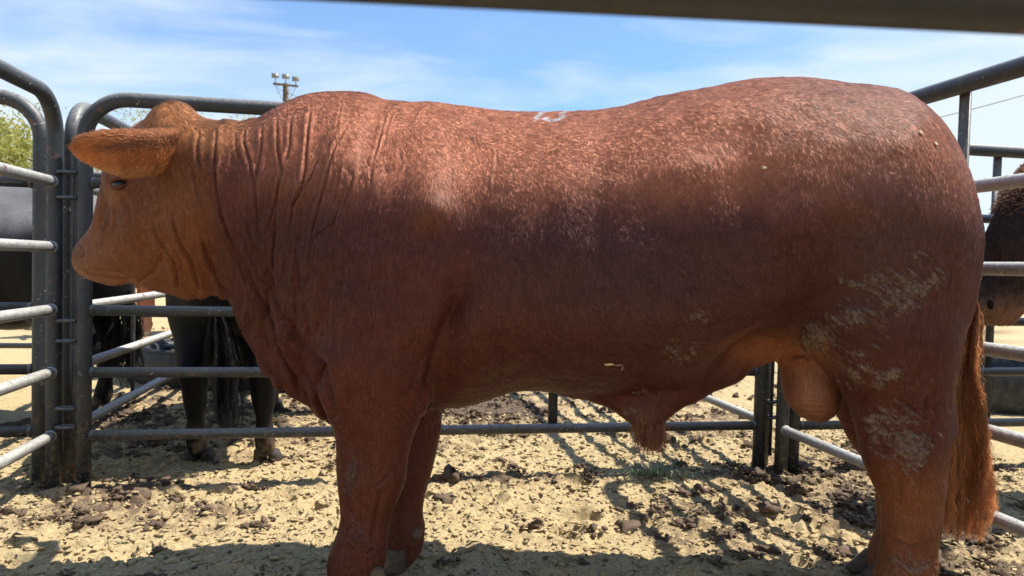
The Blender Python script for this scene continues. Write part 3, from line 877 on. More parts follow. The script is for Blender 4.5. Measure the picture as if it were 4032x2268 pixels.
def ear_mesh(name, L, W, mat, col, droop=0.15):
    """Leaf-shaped cupped ear from the origin along -x; opening faces -y."""
    nu, nv = 16, 9
    V = []
    for side in (0, 1):
        for i in range(nu):
            t = i / (nu - 1)
            w = W * (0.42 + 0.9 * math.sin(math.pi * min(1, t * 1.02 + .02)) ** .8 * (1 - .35 * t)) * (1 - t ** 5)
            for j in range(nv):
                v = -1 + 2 * j / (nv - 1)
                cup = .028 * (v * v) * (1 - t) + .01 * v * v
                th = .007 * (1 - v * v) ** .5 * (1 - .5 * t) + .0008
                V.append((-L * t, cup + (th if side else -th), v * w * .5 - droop * L * t * t))
    V = np.array(V)
    idx = lambda s, i, j: s * nu * nv + i * nv + j
    F = []
    for i in range(nu - 1):
        for j in range(nv - 1):
            F.append((idx(0, i, j), idx(0, i + 1, j), idx(0, i + 1, j + 1), idx(0, i, j + 1)))
            F.append((idx(1, i, j), idx(1, i, j + 1), idx(1, i + 1, j + 1), idx(1, i + 1, j)))
        for j, q in ((0, 0), (nv - 1, 1)):
            f = (idx(0, i, j), idx(1, i, j), idx(1, i + 1, j), idx(0, i + 1, j)); F.append(f if q == 0 else f[::-1])
    for j in range(nv - 1):
        F.append((idx(0, nu - 1, j), idx(1, nu - 1, j), idx(1, nu - 1, j + 1), idx(0, nu - 1, j + 1)))
        F.append((idx(0, 0, j), idx(0, 0, j + 1), idx(1, 0, j + 1), idx(1, 0, j)))
    me = mesh(name, V, np.array(F), mat)
    set_color(me, np.tile(col, (len(V), 1)) * (0.8 + .4 * rng.random((len(V), 1))))
    return me
def switch_hair(name, root_pts, n, k, spread, length, rad, cols, parent, seed, mat=M_TAILHAIR, wave=.012, tipspread=1.6):
    """A hanging bunch of long strands following a centre path."""
    r = np.random.default_rng(seed)
    C0 = np.asarray(root_pts, float)
    tt = np.linspace(0, 1, k)
    sp = np.linspace(0, 1, len(C0))
    P = np.zeros((n, k, 3))
    lo = r.uniform(0, .45, n) ** 1.3; hi = np.clip(lo + r.uniform(.4, .75, n) * length, 0, 1)
    lock = r.integers(0, 26, n); loff = r.normal(0, 1, (26, 3)); lph = r.uniform(0, 6.28, 26)
    for j in range(k):
        s = lo + (hi - lo) * tt[j]
        for a in range(3): P[:, j, a] = np.interp(s, sp, C0[:, a])
        w = spread * np.interp(s, [0, .15, .5, .8, 1], [.25, .7, 1.0, .95, .6]) * (1 + (tipspread - 1) * tt[j])
        o = loff[lock] * .85 + r.normal(0, .10 + .16 * tt[j], (n, 3)) * .5
        P[:, j, 0] += o[:, 0] * w + wave * np.sin(s * (11 + 6 * np.sin(lph[lock] * 3)) + lph[lock]) * (0.3 + s)
        P[:, j, 1] += o[:, 1] * w * .7
        P[:, j, 2] += o[:, 2] * w * .15
    R = rad * np.interp(tt, [0, .5, 1], [1, .9, .35])[None] * r.uniform(.6, 1.3, (n, 1))
    cols = np.asarray(cols, float)
    lc = r.uniform(0, 1, 26)[lock][:, None]; m = np.clip(.65 * lc + .35 * r.uniform(0, 1, (n, 1)), 0, 1)
    col = (cols[0] * (1 - m) + cols[1] * m) * r.uniform(.6, 1.3, (n, 1)) * r.uniform(.6, 1.35, 26)[lock][:, None]
    return hair_object(name, P, R, col, mat, parent)
BODY_V, BODY_Q = cattle_parts()
COW_V, COW_Q = cattle_parts(male=False)
BODY2_V, BODY2_Q = cattle_parts(head=((-1.03, 0, 1.20), (-1.235, 0, 0.76)), brow=True)
def beast(loc, rz, scale, col_fn, label, seed, bodyVQ, hidemat, ear_col, hair_cols, hoof_mat, tail=True, cat='cow', group=None, ears=True, pitch=0):
    root = empty('cattle_beast', loc, rz); root.scale = (scale,) * 3
    tag(root, label, cat, group)
    V, Q = bodyVQ
    me = mesh('body', V, Q, hidemat)
    set_color(me, col_fn(V))
    link('body', me, root)
    hm = hoof_mesh('hoof', hoof_mat)
    for (x, y) in ((-.45, .15), (-.45, -.15), (.69, .15), (.69, -.15)):
        link('hoof', hm, root, (x, y, 0.0))
    if ears:
        em = ear_mesh('ear', .2, .10, hidemat, ear_col)
        for s in (-1, 1):
            e = link('ear', em, root, (-1.0, s * .11, 1.15)); e.rotation_euler = (0, 0, math.radians(90 if s < 0 else -90) + s * .2)
        ev, ef = ico(2)
        for s in (-1, 1):
            link('eye', mesh('eye', ev * .021, ef, M_EYE), root, (-1.10 if bodyVQ is BODY2_V else -1.13, s * .093, 1.02))
    if tail:
        tl = link('tail', mesh('tail', *tube([(.86, 0, 1.12), (.93, 0, 1.0), (.92, .01, .8), (.90, .01, .62)], [.032, .026, .02, .016], 8), hidemat), root)
        set_color(tl.data, np.tile(ear_col, (len(tl.data.vertices), 1)))
        switch_hair('tail_switch', [(.92, .0, .72), (.90, .015, .55), (.89, .02, .35), (.88, .03, .17)], 900, 10, .036, 1.0, .0012, hair_cols, tl, seed)
    return root
def black_col(tint, dust_sheen):
    def f(V):
        n = fbm3(V * 5, 8, 4)
        c = np.array(tint)[None] * (0.7 + .6 * n[:, None])
        up = sstep(.95, 1.12, V[:, 2] + .1 * (n - .5)) * dust_sheen * (.5 + n)  # grey sunlit sheen along the back painted into the hide colour
        c = c * (1 - up[:, None]) + np.array([.185, .18, .18]) * up[:, None]
        low = sstep(.22, .05, V[:, 2]) * sstep(.45, .6, fbm3(V * 14, 4, 3))
        return c * (1 - low[:, None] * .8) + np.array([.20, .15, .10]) * low[:, None] * .8
    return f
beast((-3.14, 4.15, 0), math.radians(4), 1.03, black_col((.009, .009, .010), .95), 'black cow with sunlit grey back standing behind the left fence panels', 11, (COW_V, COW_Q), M_BLACK_HIDE, (.02, .02, .02), ((.01, .01, .012), (.03, .03, .032)), M_HOOF_DK)
bB = beast((-1.30, 4.12, 0), math.radians(-88), 1.03, black_col((.0045, .005, .007), .2), 'black bull seen from behind with hanging tail, under the red bull\'s chin', 12, (BODY_V, BODY_Q), M_BLACK_HIDE, (.015, .015, .016), ((.004, .004, .005), (.022, .022, .024)), M_HOOF_DK, cat='bull')
def brown_black(V):
    n = fbm3(V * 6, 9, 4)
    c = np.array([.038, .021, .016])[None] * (0.7 + .7 * n[:, None])
    top = sstep(1.12, 1.24, V[:, 2]) * sstep(-.75, -.95, V[:, 0])
    c = c * (1 - top[:, None]) + np.array([.20, .10, .06]) * top[:, None] * (.5 + n[:, None])
    mz = sstep(.84, .72, V[:, 2]) * sstep(-1.0, -1.15, V[:, 0])
    return c * (1 - .75 * mz[:, None]) + np.array([.27, .155, .09]) * .75 * mz[:, None]
bR = beast((3.27, 3.04, 0), math.radians(5), 1.10, brown_black, 'dark brown-black bull with curly brown poll looking in at the right edge', 13, (BODY2_V, BODY2_Q), M_BLACK_HIDE, (.05, .03, .02), ((.02, .015, .012), (.06, .035, .02)), M_HOOF_DK, cat='bull')
# curly poll hair of the right-hand bull, and its nostril
def scatter_on(V, Q, w, n, r):
    c = V[Q].mean(1); area = np.linalg.norm(np.cross(V[Q[:, 2]] - V[Q[:, 0]], V[Q[:, 3]] - V[Q[:, 1]]), axis=1)
    p = area * w; p = p / p.sum()
    i = r.choice(len(Q), n, p=p)
    a, b = r.random((n, 1)), r.random((n, 1))
    q = Q[i]
    P = (V[q[:, 0]] * (1 - a) + V[q[:, 1]] * a) * (1 - b) + (V[q[:, 3]] * (1 - a) + V[q[:, 2]] * a) * b
    return P, q[:, 0]
r_ = np.random.default_rng(71)
ctr = BODY2_V[BODY2_Q].mean(1)
P0, vi = scatter_on(BODY2_V, BODY2_Q, sstep(1.07, 1.2, ctr[:, 2]) * (ctr[:, 0] < -.85), 5000, r_)
Nn = normals(BODY2_V, BODY2_Q)[vi]
k_ = 6; PP = np.zeros((len(P0), k_, 3)); ph = r_.uniform(0, 6.28, len(P0))
dr = np.cross(Nn, r_.normal(0, 1, P0.shape)); dr /= np.linalg.norm(dr, axis=1)[:, None] + 1e-9
for j in range(k_):
    s_ = j / (k_ - 1)
    PP[:, j] = P0 + Nn * (.022 * s_ + .004 * np.sin(7 * s_ + ph))[:, None] + dr * (.018 * s_) + np.array([-.3, 0, -.6]) * .015 * s_
hair_object('poll_hair', PP, np.full((len(P0), k_), .0009), np.array([.26, .14, .09]) * r_.uniform(.5, 1.3, (len(P0), 1)), M_TAILHAIR, bR)
P0, vi = scatter_on(BODY2_V, BODY2_Q, sstep(.55, .7, ctr[:, 2]) * (ctr[:, 0] < -.6), 26000, r_)
Nn = normals(BODY2_V, BODY2_Q)[vi]
dr = np.tile(np.array([-.25, 0, -.9]), (len(P0), 1)) + r_.normal(0, .25, P0.shape) + .9 * (vn3(P0 * 14, 5)[:, None] - .5) * np.array([1, 1, 0])
dr -= Nn * (dr * Nn).sum(1)[:, None]; dr /= np.linalg.norm(dr, axis=1)[:, None] + 1e-9
PP = np.zeros((len(P0), 4, 3)); L_ = r_.uniform(.014, .030, len(P0))
for j in range(4):
    s_ = j / 3
    PP[:, j] = P0 + dr * (L_ * s_)[:, None] + Nn * (L_ * .3 * (s_ - .5 * s_ * s_))[:, None]
bc_ = brown_black(BODY2_V)[vi] * r_.uniform(.6, 2.4, (len(P0), 1)) * np.array([1.15, 1.0, .95])
hair_object('face_hair', PP, np.tile(np.array([.0006, .0005, .0004, .0001]), (len(P0), 1)), np.clip(bc_, 0, .8), M_TAILHAIR, bR)
ev, ef = ico(2)
for s in (-1, 1):
    o = link('nostril', mesh('nostril', ev * np.array([.022, .010, .013]), ef, M_DARK), bR, (-1.292, s * .043, .763)); o.rotation_euler = (0, .8, s * -.7)
def red_col(base):
    def f(V):
        n = fbm3(V * 5, 8, 4)
        c = np.array(base)[None] * (0.75 + .5 * n[:, None])
        low = sstep(.5, .1, V[:, 2])
        return c * (1 - low[:, None] * .5) + np.array([.42, .24, .14]) * low[:, None] * .5
    return f
far_cattle = beast((-4.0, 9.0, 0), math.radians(35), 1.0, red_col((.26, .085, .045)), 'red cow far back whose pale hoofs show below the red bull\'s muzzle', 21, (COW_V, COW_Q), M_HIDE, (.22, .08, .04), ((.2, .07, .03), (.3, .12, .06)), M_HOOF, group='red cattle in the far pens')
for (x, y, rz, lab) in ((-4.7, 12.6, 10, 'red cow farther back to the left of the pale-hoofed one'), (-3.0, 13.2, -20, 'farthest red cow beyond the last pipe panel'), (-1.8, 11.6, 60, 'red cow far behind, mostly hidden by the black bull')):
    c = far_cattle.copy(); C.objects.link(c); c.location = (x, y, 0); c.rotation_euler = (0, 0, math.radians(rz)); c['label'] = lab
    for ch in far_cattle.children:
        d = ch.copy(); C.objects.link(d); d.parent = c
        for g in ch.children:
            e = g.copy(); C.objects.link(e); e.parent = d

# ------------------------------------------------------------------ the red bull
BY = 2.17                        # distance of the bull's mid plane; local x = world x, y = world y - BY
S = 4032 / 2576.0
def bl(u, v, w):
    p = at(u * S, v * S, BY + w); return np.array([p[0], p[1] - BY, p[2]])
# outline of the body without legs, head at the left: (u, v) measured on the photograph at 2576 px
TOPL = [(186, 610), (190, 604), (200, 594), (215, 577), (232, 556), (250, 535), (262, 510), (270, 485), (276, 455), (284, 425), (300, 385), (316, 352), (335, 326), (350, 316), (385, 300), (400, 284), (415, 268), (440, 262), (465, 267), (490, 283), (520, 299),
        (560, 307), (620, 306), (660, 299), (700, 275), (740, 255), (780, 243), (820, 239), (870, 238), (930, 241), (975, 256), (1040, 260), (1080, 258), (1150, 269), (1200, 276), (1280, 283), (1360, 286), (1420, 284),
        (1500, 280), (1560, 271), (1640, 251), (1700, 239), (1780, 228), (1830, 215), (1880, 205), (1940, 201), (2000, 203), (2050, 207), (2120, 215), (2200, 221), (2250, 228), (2290, 242), (2340, 278), (2380, 328), (2410, 385), (2434, 455), (2450, 540), (2456, 600), (2460, 650)]
BOTL = [(186, 690), (190, 697), (198, 703), (212, 708), (230, 711), (250, 716), (275, 719), (300, 719), (325, 711), (345, 717), (385, 731), (440, 745), (470, 757), (500, 752), (530, 745), (560, 745), (575, 750), (585, 790), (605, 840), (640, 903), (670, 945), (700, 985), (740, 1010), (775, 1025),
        (800, 1049), (835, 1066), (855, 1058), (885, 1035), (950, 1038), (1030, 1038), (1110, 1028), (1180, 1019), (1230, 1003), (1270, 985), (1320, 979), (1400, 985), (1470, 993), (1540, 996), (1620, 992), (1700, 984), (1760, 970), (1820, 951), (1880, 930), (1930, 912), (1975, 896), (2060, 885),
        (2150, 900), (2250, 925), (2330, 935), (2365, 930), (2390, 890), (2415, 830), (2440, 765), (2452, 710), (2460, 660)]
WC = [(186, .17), (260, .15), (340, .10), (440, .055), (560, .02), (700, 0), (2462, 0)]
WD = [(186, .062), (194, .078), (205, .088), (230, .094), (260, .096), (320, .105), (390, .128), (460, .142), (520, .152), (580, .165), (640, .188), (700, .215), (800, .27), (900, .315), (1000, .34), (1100, .35), (1200, .352), (1300, .365), (1500, .392), (1650, .40), (1780, .395),
      (1900, .385), (2000, .38), (2100, .378), (2150, .368), (2230, .332), (2310, .268), (2355, .20), (2385, .125), (2398, .05)]
TLEV = [0, .12, .3, .5, .7, .88, 1]
CT = [(186, (1, 1, 1, 1, 1, 1, 1)), (270, (.75, .9, 1, 1, .95, .82, .66)), (340, (.6, .8, .98, 1, .98, .92, .8)), (400, (.5, .72, .95, 1, 1, .95, .82)), (520, (.32, .5, .85, 1, 1, .92, .7)), (590, (.15, .24, .55, .9, 1, .92, .66)), (640, (.12, .16, .44, .86, 1, .86, .58)),
      (720, (.10, .15, .42, .86, 1, .84, .56)), (830, (.12, .26, .66, .96, .98, .78, .46)), (900, (.30, .52, .90, 1, .92, .72, .40)), (1100, (.58, .78, 1.0, 1.02, .90, .68, .38)), (1300, (.58, .80, 1.05, 1.03, .88, .66, .37)), (1600, (.5, .77, 1.05, 1.04, .89, .68, .40)),
      (1800, (.40, .62, .97, 1.04, .92, .73, .44)), (1950, (.34, .46, .80, 1.03, .95, .76, .46)), (2050, (.34, .55, .90, 1.03, .95, .76, .44)), (2250, (.6, .85, 1.04, 1.03, .92, .72, .44)), (2400, (.85, .92, 1.02, 1, .97, .86, .62))]
def wc_at(u): return np.interp(u, [a for a, _ in WC], [b for _, b in WC])
def outline(pts):
    return np.array([bl(u, v, float(wc_at(u))) for u, v in pts])
TOPL = [(u + 34 * max(0, 1 - (u - 186) / 110), v) for u, v in TOPL]; BOTL = [(u + 38 * max(0, 1 - (u - 186) / 110), v) for u, v in BOTL]
def rear(u): return u - 64 * max(0.0, (u - 2150) / 312) ** 1.3
TOPL = [(rear(u), v) for u, v in TOPL]; BOTL = [(rear(u), v) for u, v in BOTL]
TP, BP = outline(TOPL), outline(BOTL)
XU = np.linspace(186, 2470, 600); XX = np.array([bl(u, 700, float(wc_at(u)))[0] for u in XU])
u_of_x = lambda x: np.interp(x, XX, XU)
VOX = 0.0072
AX = axes_for((-1.56, -.52, -.03), (1.36, .56, 1.62), VOX)
def smooth1(a, n):
    k = np.hanning(2 * n + 3)[1:-1]; k /= k.sum()
    return np.convolve(np.pad(a, n, mode='edge'), k, 'valid')
def build_bull_field():
    xs, ys, zs = AX
    zt = np.interp(xs, TP[:, 0], TP[:, 2]); zb = np.interp(xs, BP[:, 0], BP[:, 2])
    zt, zb = smooth1(zt, 2), smooth1(zb, 2)
    uu = u_of_x(xs)
    wd = smooth1(np.interp(uu, [a for a, _ in WD], [b for _, b in WD]), 4)
    wc = smooth1(wc_at(uu), 8)
    ct = np.stack([smooth1(np.interp(uu, [a for a, _ in CT], [c[k] for _, c in CT]), 8) for k in range(7)], 1)
    x0, x1 = min(TP[0, 0], BP[0, 0]), max(TP[-1, 0], BP[-1, 0])
    over = np.maximum(x0 - xs, xs - x1)
    Zc, H = (zt + zb) / 2, np.maximum((zt - zb) / 2, .006)
    tau = (zs[None, :] - Zc[:, None]) / H[:, None]
    tl = np.clip((tau + 1) / 2, 0, 1)
    c = np.zeros_like(tl)
    for i in range(len(xs)):
        c[i] = np.interp(tl[i], TLEV, ct[i])
    kz = np.hanning(13)[1:-1]; kz /= kz.sum()
    for i in range(len(xs)): c[i] = np.convolve(np.pad(c[i], 5, mode='edge'), kz, 'valid')
    D = wd[:, None] * c
    # flank web: the hollow of the groin lies behind the fold from belly to stifle
    fu = np.array([1790, 1860, 1920, 1970, 2020, 2060, 2095, 2120]); fv = np.array([935, 872, 838, 824, 830, 855, 900, 985])
    fp = np.array([bl(a, b, -.30) for a, b in zip(fu, fv)])
    zf = np.interp(xs, fp[:, 0], fp[:, 2]); win = sstep(fp[0, 0], fp[2, 0], xs) * sstep(fp[-1, 0] + .01, fp[-2, 0] - .02, xs)
    D = D * (1 - .52 * (win[:, None] * sstep(.012, -.05, zs[None, :] - zf[:, None])))
    D = np.maximum(D, .008)
    n = 2.9
    scale = np.minimum(D, H[:, None] * .75)
    F = np.empty((len(xs), len(ys), len(zs)), np.float32)
    tn = np.abs(tau) ** n
    for i in range(len(xs)):
        if over[i] > 0:
            F[i] = over[i] + .02
            continue
        r = np.sqrt(((ys[:, None] - wc[i]) / D[i][None]) ** 2 + tn[i][None])
        F[i] = (r - 1) * scale[i][None]
    # limbs: (u, v, w, radius)
    def limb(pts, k, sy):
        add_chain(F, AX, [tuple(bl(u, v, w)) + (r,) for u, v, w, r in pts], k, sy)
    limb([(960, 780, -.20, .15), (945, 900, -.195, .128), (938, 990, -.18, .108), (944, 1060, -.17, .096), (938, 1143, -.16, .0790), (933, 1203, -.16, .0775), (924, 1262, -.16, .0545), (918, 1316, -.16, .0485), (906, 1375, -.16, .056), (892, 1425, -.16, .062), (885, 1462, -.165, .058)], .05, .86)
    limb([(1000, 900, .19, .14), (1022, 1035, .16, .10), (1022, 1094, .15, .090), (1018, 1144, .145, .077), (1012, 1195, .14, .072), (1009, 1250, .14, .054), (1010, 1297, .14, .048), (1012, 1340, .14, .055), (1002, 1372, .14, .058), (994, 1388, .14, .054)], .05, .86)
    limb([(2190, 640, -.14, .27), (2212, 780, -.165, .205), (2246, 880, -.185, .150), (2256, 927, -.19, .125), (2265, 970, -.19, .108), (2272, 1032, -.185, .104), (2275, 1068, -.18, .099), (2275, 1130, -.18, .095), (2285, 1182, -.18, .080), (2294, 1240, -.18, .066), (2291, 1320, -.18, .062), (2284, 1420, -.18, .062), (2272, 1490, -.18, .068), (2262, 1520, -.18, .062)], .05, .84)
    limb([(2385, 1082, -.18, .027), (2372, 1040, -.18, .026), (2335, 950, -.18, .03)], .03, .9)
    limb([(2190, 640, .14, .27), (2200, 780, .16, .22), (2180, 900, .15, .16), (2196, 980, .145, .118), (2222, 1068, .14, .10), (2262, 1146, .14, .082), (2267, 1192, .14, .067), (2264, 1270, .14, .060), (2262, 1362, .14, .060), (2246, 1400, .14, .066), (2236, 1416, .14, .058)], .05, .84)
    limb([(2330, 1080, .14, .028), (2310, 1010, .14, .03)], .04, .9)
    # sheath and scrotum
    limb([(1440, 955, 0, .035), (1530, 982, -.01, .032), (1588, 1016, -.02, .034), (1620, 1046, -.02, .034)], .04, .9)
    limb([(1830, 925, -.01, .035), (1730, 968, -.015, .036), (1660, 1012, -.02, .036), (1632, 1050, -.02, .031)], .045, .9)
    limb([(2020, 890, -.03, .05), (2034, 935, -.03, .060), (2042, 985, -.03, .066), (2056, 1012, -.03, .054)], .035, 1.0)
    # poll lump, brow and cheek
    limb([(432, 305, .03, .036), (456, 302, .07, .036)], .04, 1.0)
    limb([(300, 455, .0, .035), (300, 430, .03, .04)], .05, 1.0)
    return F
FB = build_bull_field()
BV, BQ = surface_nets(FB, AX)
del FB
BV = relax(BV, BQ, 5, .5)
# one smooth subdivision
tmp = mesh('tmp', BV, BQ); to = bpy.data.objects.new('tmp', tmp); C.objects.link(to)
md = to.modifiers.new('s', 'SUBSURF'); md.levels = md.render_levels = 1
ev_ = to.evaluated_get(bpy.context.evaluated_depsgraph_get()); tm = ev_.to_mesh()
BV = np.zeros(len(tm.vertices) * 3); tm.vertices.foreach_get('co', BV); BV = BV.reshape(-1, 3)
BQ = np.zeros(len(tm.loops), np.int32); tm.loops.foreach_get('vertex_index', BQ); BQ = BQ.reshape(-1, 4)
ev_.to_mesh_clear(); bpy.data.objects.remove(to); bpy.data.meshes.remove(tmp)
# keep the main island only
BN = normals(BV, BQ)
def bull_uv(V):
    """Feature coordinates on the near side (far side mirrored): photo position of the point at 2576 px."""
    W = V.copy(); wc = wc_at(u_of_x(V[:, 0])); W[:, 1] = wc - np.abs(V[:, 1] - wc)
    u, v = seen(W + np.array([0, BY, 0]))
    return u / S, v / S
U, Vv = bull_uv(BV)
# broad muscle relief: (u, v, ru, rv, amp, angle)
BUMPS = [(985, 905, 120, 130, .016, 0), (1075, 465, 62, 70, .015, .2), (1092, 540, 52, 46, .019, 0), (1000, 620, 120, 130, .012, 0), (1135, 810, 38, 140, -.030, .25), (1180, 900, 70, 90, .010, 0), (1260, 690, 110, 220, .006, 0),
         (1240, 880, 10, 90, -.004, 0), (1560, 440, 130, 90, -.003, 0), (1640, 340, 150, 70, .006, -.2), (1880, 300, 110, 60, .009, -.1), (1690, 440, 120, 60, .012, -.3), (1880, 520, 60, 140, -.012, -.2), (1790, 700, 110, 150, -.012, 0),
         (2130, 640, 170, 210, .018, 0), (2200, 880, 120, 120, .010, 0), (2290, 480, 100, 130, .010, 0), (2300, 1110, 12, 70, -.006, 0), (2330, 1060, 12, 70, -.008, .1), (860, 400, 70, 120, .012, 0), (800, 700, 60, 140, .010, .2),
         (330, 560, 45, 60, .010, 0), (405, 590, 80, 90, .008, 0), (300, 480, 26, 26, .008, 0), (255, 600, 40, 40, -.006, 0), (230, 670, 40, 26, .006, 0), (1600, 800, 200, 150, .010, 0), (1065, 1000, 14, 50, .012, .2), (800, 990, 26, 60, .012, -.3), (740, 930, 24, 60, .010, -.4), (1000, 540, 70, 60, .008, 0), (1790, 290, 60, 40, .006, -.2), (2290, 330, 60, 60, .010, 0), (1420, 640, 40, 200, .006, 0), (1510, 640, 26, 200, -.005, 0), (2130, 560, 70, 60, -.008, 0),
         (905, 1210, 26, 40, .006, 0), (948, 1150, 16, 40, .006, 0), (2015, 905, 20, 10, .010, 0)]
disp = np.zeros(len(BV))
for (u0, v0, ru, rv, amp, an) in BUMPS:
    du, dv = U - u0, Vv - v0
    a, b = du * math.cos(an) + dv * math.sin(an), -du * math.sin(an) + dv * math.cos(an)
    disp += (1.5 if u0 > 420 else 1.2) * amp * np.exp(-(a / ru) ** 2 - (b / rv) ** 2)
# skin folds: measured polylines
def rA(p): return [(511 + .3087 * x, 255.6 + .3087 * y) for x, y in p]
def rB(p): return [(127.8 + .3968 * x, 223.6 + .3968 * y) for x, y in p]
def rC(p): return [(639 + .515 * x, 702.8 + .515 * y) for x, y in p]
FOLDS = [(rA([(110, 200), (105, 330), (95, 560), (115, 700), (150, 900), (210, 1100), (300, 1400)]), .0065, 4.0), (rA([(260, 230), (265, 380), (350, 560)]), .004, 3.4), (rA([(345, 200), (335, 330), (385, 480), (415, 640), (435, 850), (440, 1050), (480, 1150)]), .0065, 3.6),
         (rA([(490, 190), (480, 400), (450, 550), (420, 700)]), .006, 3.4), (rA([(605, 100), (610, 400), (640, 560), (600, 750), (560, 900), (500, 1100)]), .0075, 3.6), (rA([(610, 560), (600, 820), (580, 1000), (560, 1250), (570, 1400)]), .006, 3.4), (rA([(720, 100), (710, 350), (650, 560)]), .005, 3.2),
         (rA([(880, 20), (860, 260), (840, 500), (820, 650), (740, 850), (700, 1050)]), .0075, 3.6), (rA([(1220, 130), (1110, 370), (1020, 650), (950, 880), (900, 1100), (870, 1400)]), .006, 3.4), (rA([(1500, 50), (1440, 300), (1380, 560), (1370, 700)]), .004, 3.0), (rA([(1550, 60), (1480, 330), (1400, 560)]), .003, 2.6),
         (rA([(1180, 700), (1130, 850), (1080, 1000), (930, 1100), (880, 1380)]), .004, 3.0), (rA([(960, 450), (890, 600), (790, 760), (700, 900)]), .004, 3.0), (rA([(330, 900), (400, 1150), (470, 1300)]), .004, 3.0), (rA([(150, 900), (250, 1180), (340, 1440)]), .005, 3.4), (rA([(740, 1080), (720, 1250)]), .0035, 2.8),
         (rA([(1130, 20), (1120, 120), (1100, 240)]), .003, 2.6), (rA([(770, 720), (690, 860), (640, 1000)]), .003, 2.8), (rA([(1240, 620), (1200, 740), (1140, 900)]), .003, 2.6), (rA([(1310, 560), (1260, 700), (1220, 800)]), .0025, 2.6), (rA([(2050, 560), (2040, 740)]), -.003, 2.6), (rA([(2380, 400), (2340, 740)]), -.003, 2.6), (rA([(1790, 60), (1740, 200)]), .003, 2.6),
         (rB([(660, 850), (700, 960), (780, 1080), (800, 1180), (805, 1270)]), .008, 4.0), (rB([(760, 760), (830, 980), (900, 1110), (950, 1290)]), .009, 4.2), (rB([(960, 930), (990, 1050), (1060, 1200), (1130, 1310)]), .008, 4.2), (rB([(880, 480), (920, 640), (980, 800)]), .004, 4.0), (rB([(1050, 560), (1090, 780), (1150, 980), (1230, 1200), (1330, 1440)]), .006, 4.0),
         (rB([(1180, 870), (1260, 1060), (1400, 1290), (1500, 1440)]), .006, 4.0), (rB([(400, 620), (410, 800), (400, 900)]), -.004, 5.0), (rB([(190, 1130), (280, 1172), (400, 1196), (505, 1205)]), .0075, 3.0), ([(345, 712), (380, 690), (410, 650), (425, 590)], .004, 7.0), ([(196, 610), (208, 622), (212, 640), (206, 652)], .003, 3.0), ([(268, 500), (262, 540), (240, 580)], .003, 5.0), ([(300, 480), (330, 520), (345, 580)], .004, 8.0), ([(278, 446), (300, 440), (325, 448)], -.006, 4.0), (rB([(945, 250), (930, 340), (930, 430), (950, 520)]), .006, 4.0), (rB([(380, 590), (430, 600), (470, 575)]), .006, 3.0),
         ([(575, 742), (610, 830), (655, 900), (705, 960), (722, 1005)], .008, 5.0), ([(600, 620), (660, 760), (720, 880), (760, 960), (790, 1020)], .009, 5.5), ([(690, 800), (760, 900), (812, 980), (828, 1050)], .009, 5.5), ([(740, 620), (770, 760), (800, 860)], .005, 5.0), ([(640, 700), (690, 830), (745, 930), (760, 1000)], .006, 4.5), ([(655, 640), (720, 800), (775, 890)], .005, 4.5),
         (rC([(180, 180), (210, 250), (290, 370), (345, 410), (375, 520), (405, 680)]), .022, 9.0), (rC([(880, 360), (820, 480), (790, 580), (770, 660)]), .010, 5.0), (rC([(985, 80), (960, 160), (900, 300), (870, 380)]), .008, 12.0), (rC([(1180, 180), (1190, 360), (1180, 520)]), .003, 5.0),
         ([(962, 1225), (946, 1290), (936, 1365)], .005, 5.0), ([(905, 1160), (898, 1200), (900, 1245)], .003, 4.0), ([(985, 1185), (960, 1215), (930, 1225)], .0035, 4.0), ([(920, 1395), (940, 1380)], .005, 4.0), ([(2345, 1105), (2322, 1180), (2314, 1290)], .0035, 6.5), ([(2255, 1130), (2262, 1200), (2266, 1290)], .003, 6.0), ([(2320, 990), (2345, 1040), (2350, 1080)], .003, 6.0), ([(2260, 1000), (2300, 1030), (2340, 1035)], .004, 5.0), ([(2230, 1350), (2290, 1372), (2345, 1360)], .004, 4.0), ([(2090, 890), (2130, 960), (2160, 1050), (2180, 1100)], .004, 5.0), ([(2150, 1060), (2230, 1070), (2300, 1065)], .003, 3.0), ([(2160, 1085), (2240, 1098), (2310, 1090)], .003, 3.0), ([(2175, 1115), (2250, 1130), (2320, 1120)], .003, 3.0)]
near_b = np.zeros(len(BV))
for pts, amp, sg in FOLDS:
    pts = np.array(pts)
    box_ = (U > pts[:, 0].min() - 30) & (U < pts[:, 0].max() + 30) & (Vv > pts[:, 1].min() - 30) & (Vv < pts[:, 1].max() + 30)
    ii = np.where(box_)[0]
    if not len(ii): continue
    q = np.stack([U[ii], Vv[ii]], 1)
    best = np.full(len(ii), 1e9); along = np.zeros(len(ii))
    ns = len(pts) - 1
    for s_, (a, b) in enumerate(zip(pts[:-1], pts[1:])):
        ab = b - a; t_ = np.clip(((q - a) @ ab) / (ab @ ab), 0, 1)
        d_ = np.hypot(*(q - a - t_[:, None] * ab).T)
        m_ = d_ < best; best[m_] = d_[m_]; along[m_] = (s_ + t_[m_]) / ns
    env = np.clip(np.minimum(along, 1 - along) * 6, 0.0, 1) ** .7
    env = np.where((best > 0), env, env)
    sf = sg * (.74 if sg < 4.3 else .95)
    disp[ii] += (1.25 if sg >= 4.5 else 1.15) * amp * env * (-np.exp(-(best / sf) ** 2) + .42 * np.exp(-((best - 3.0 * sf) / (2.2 * sf)) ** 2))
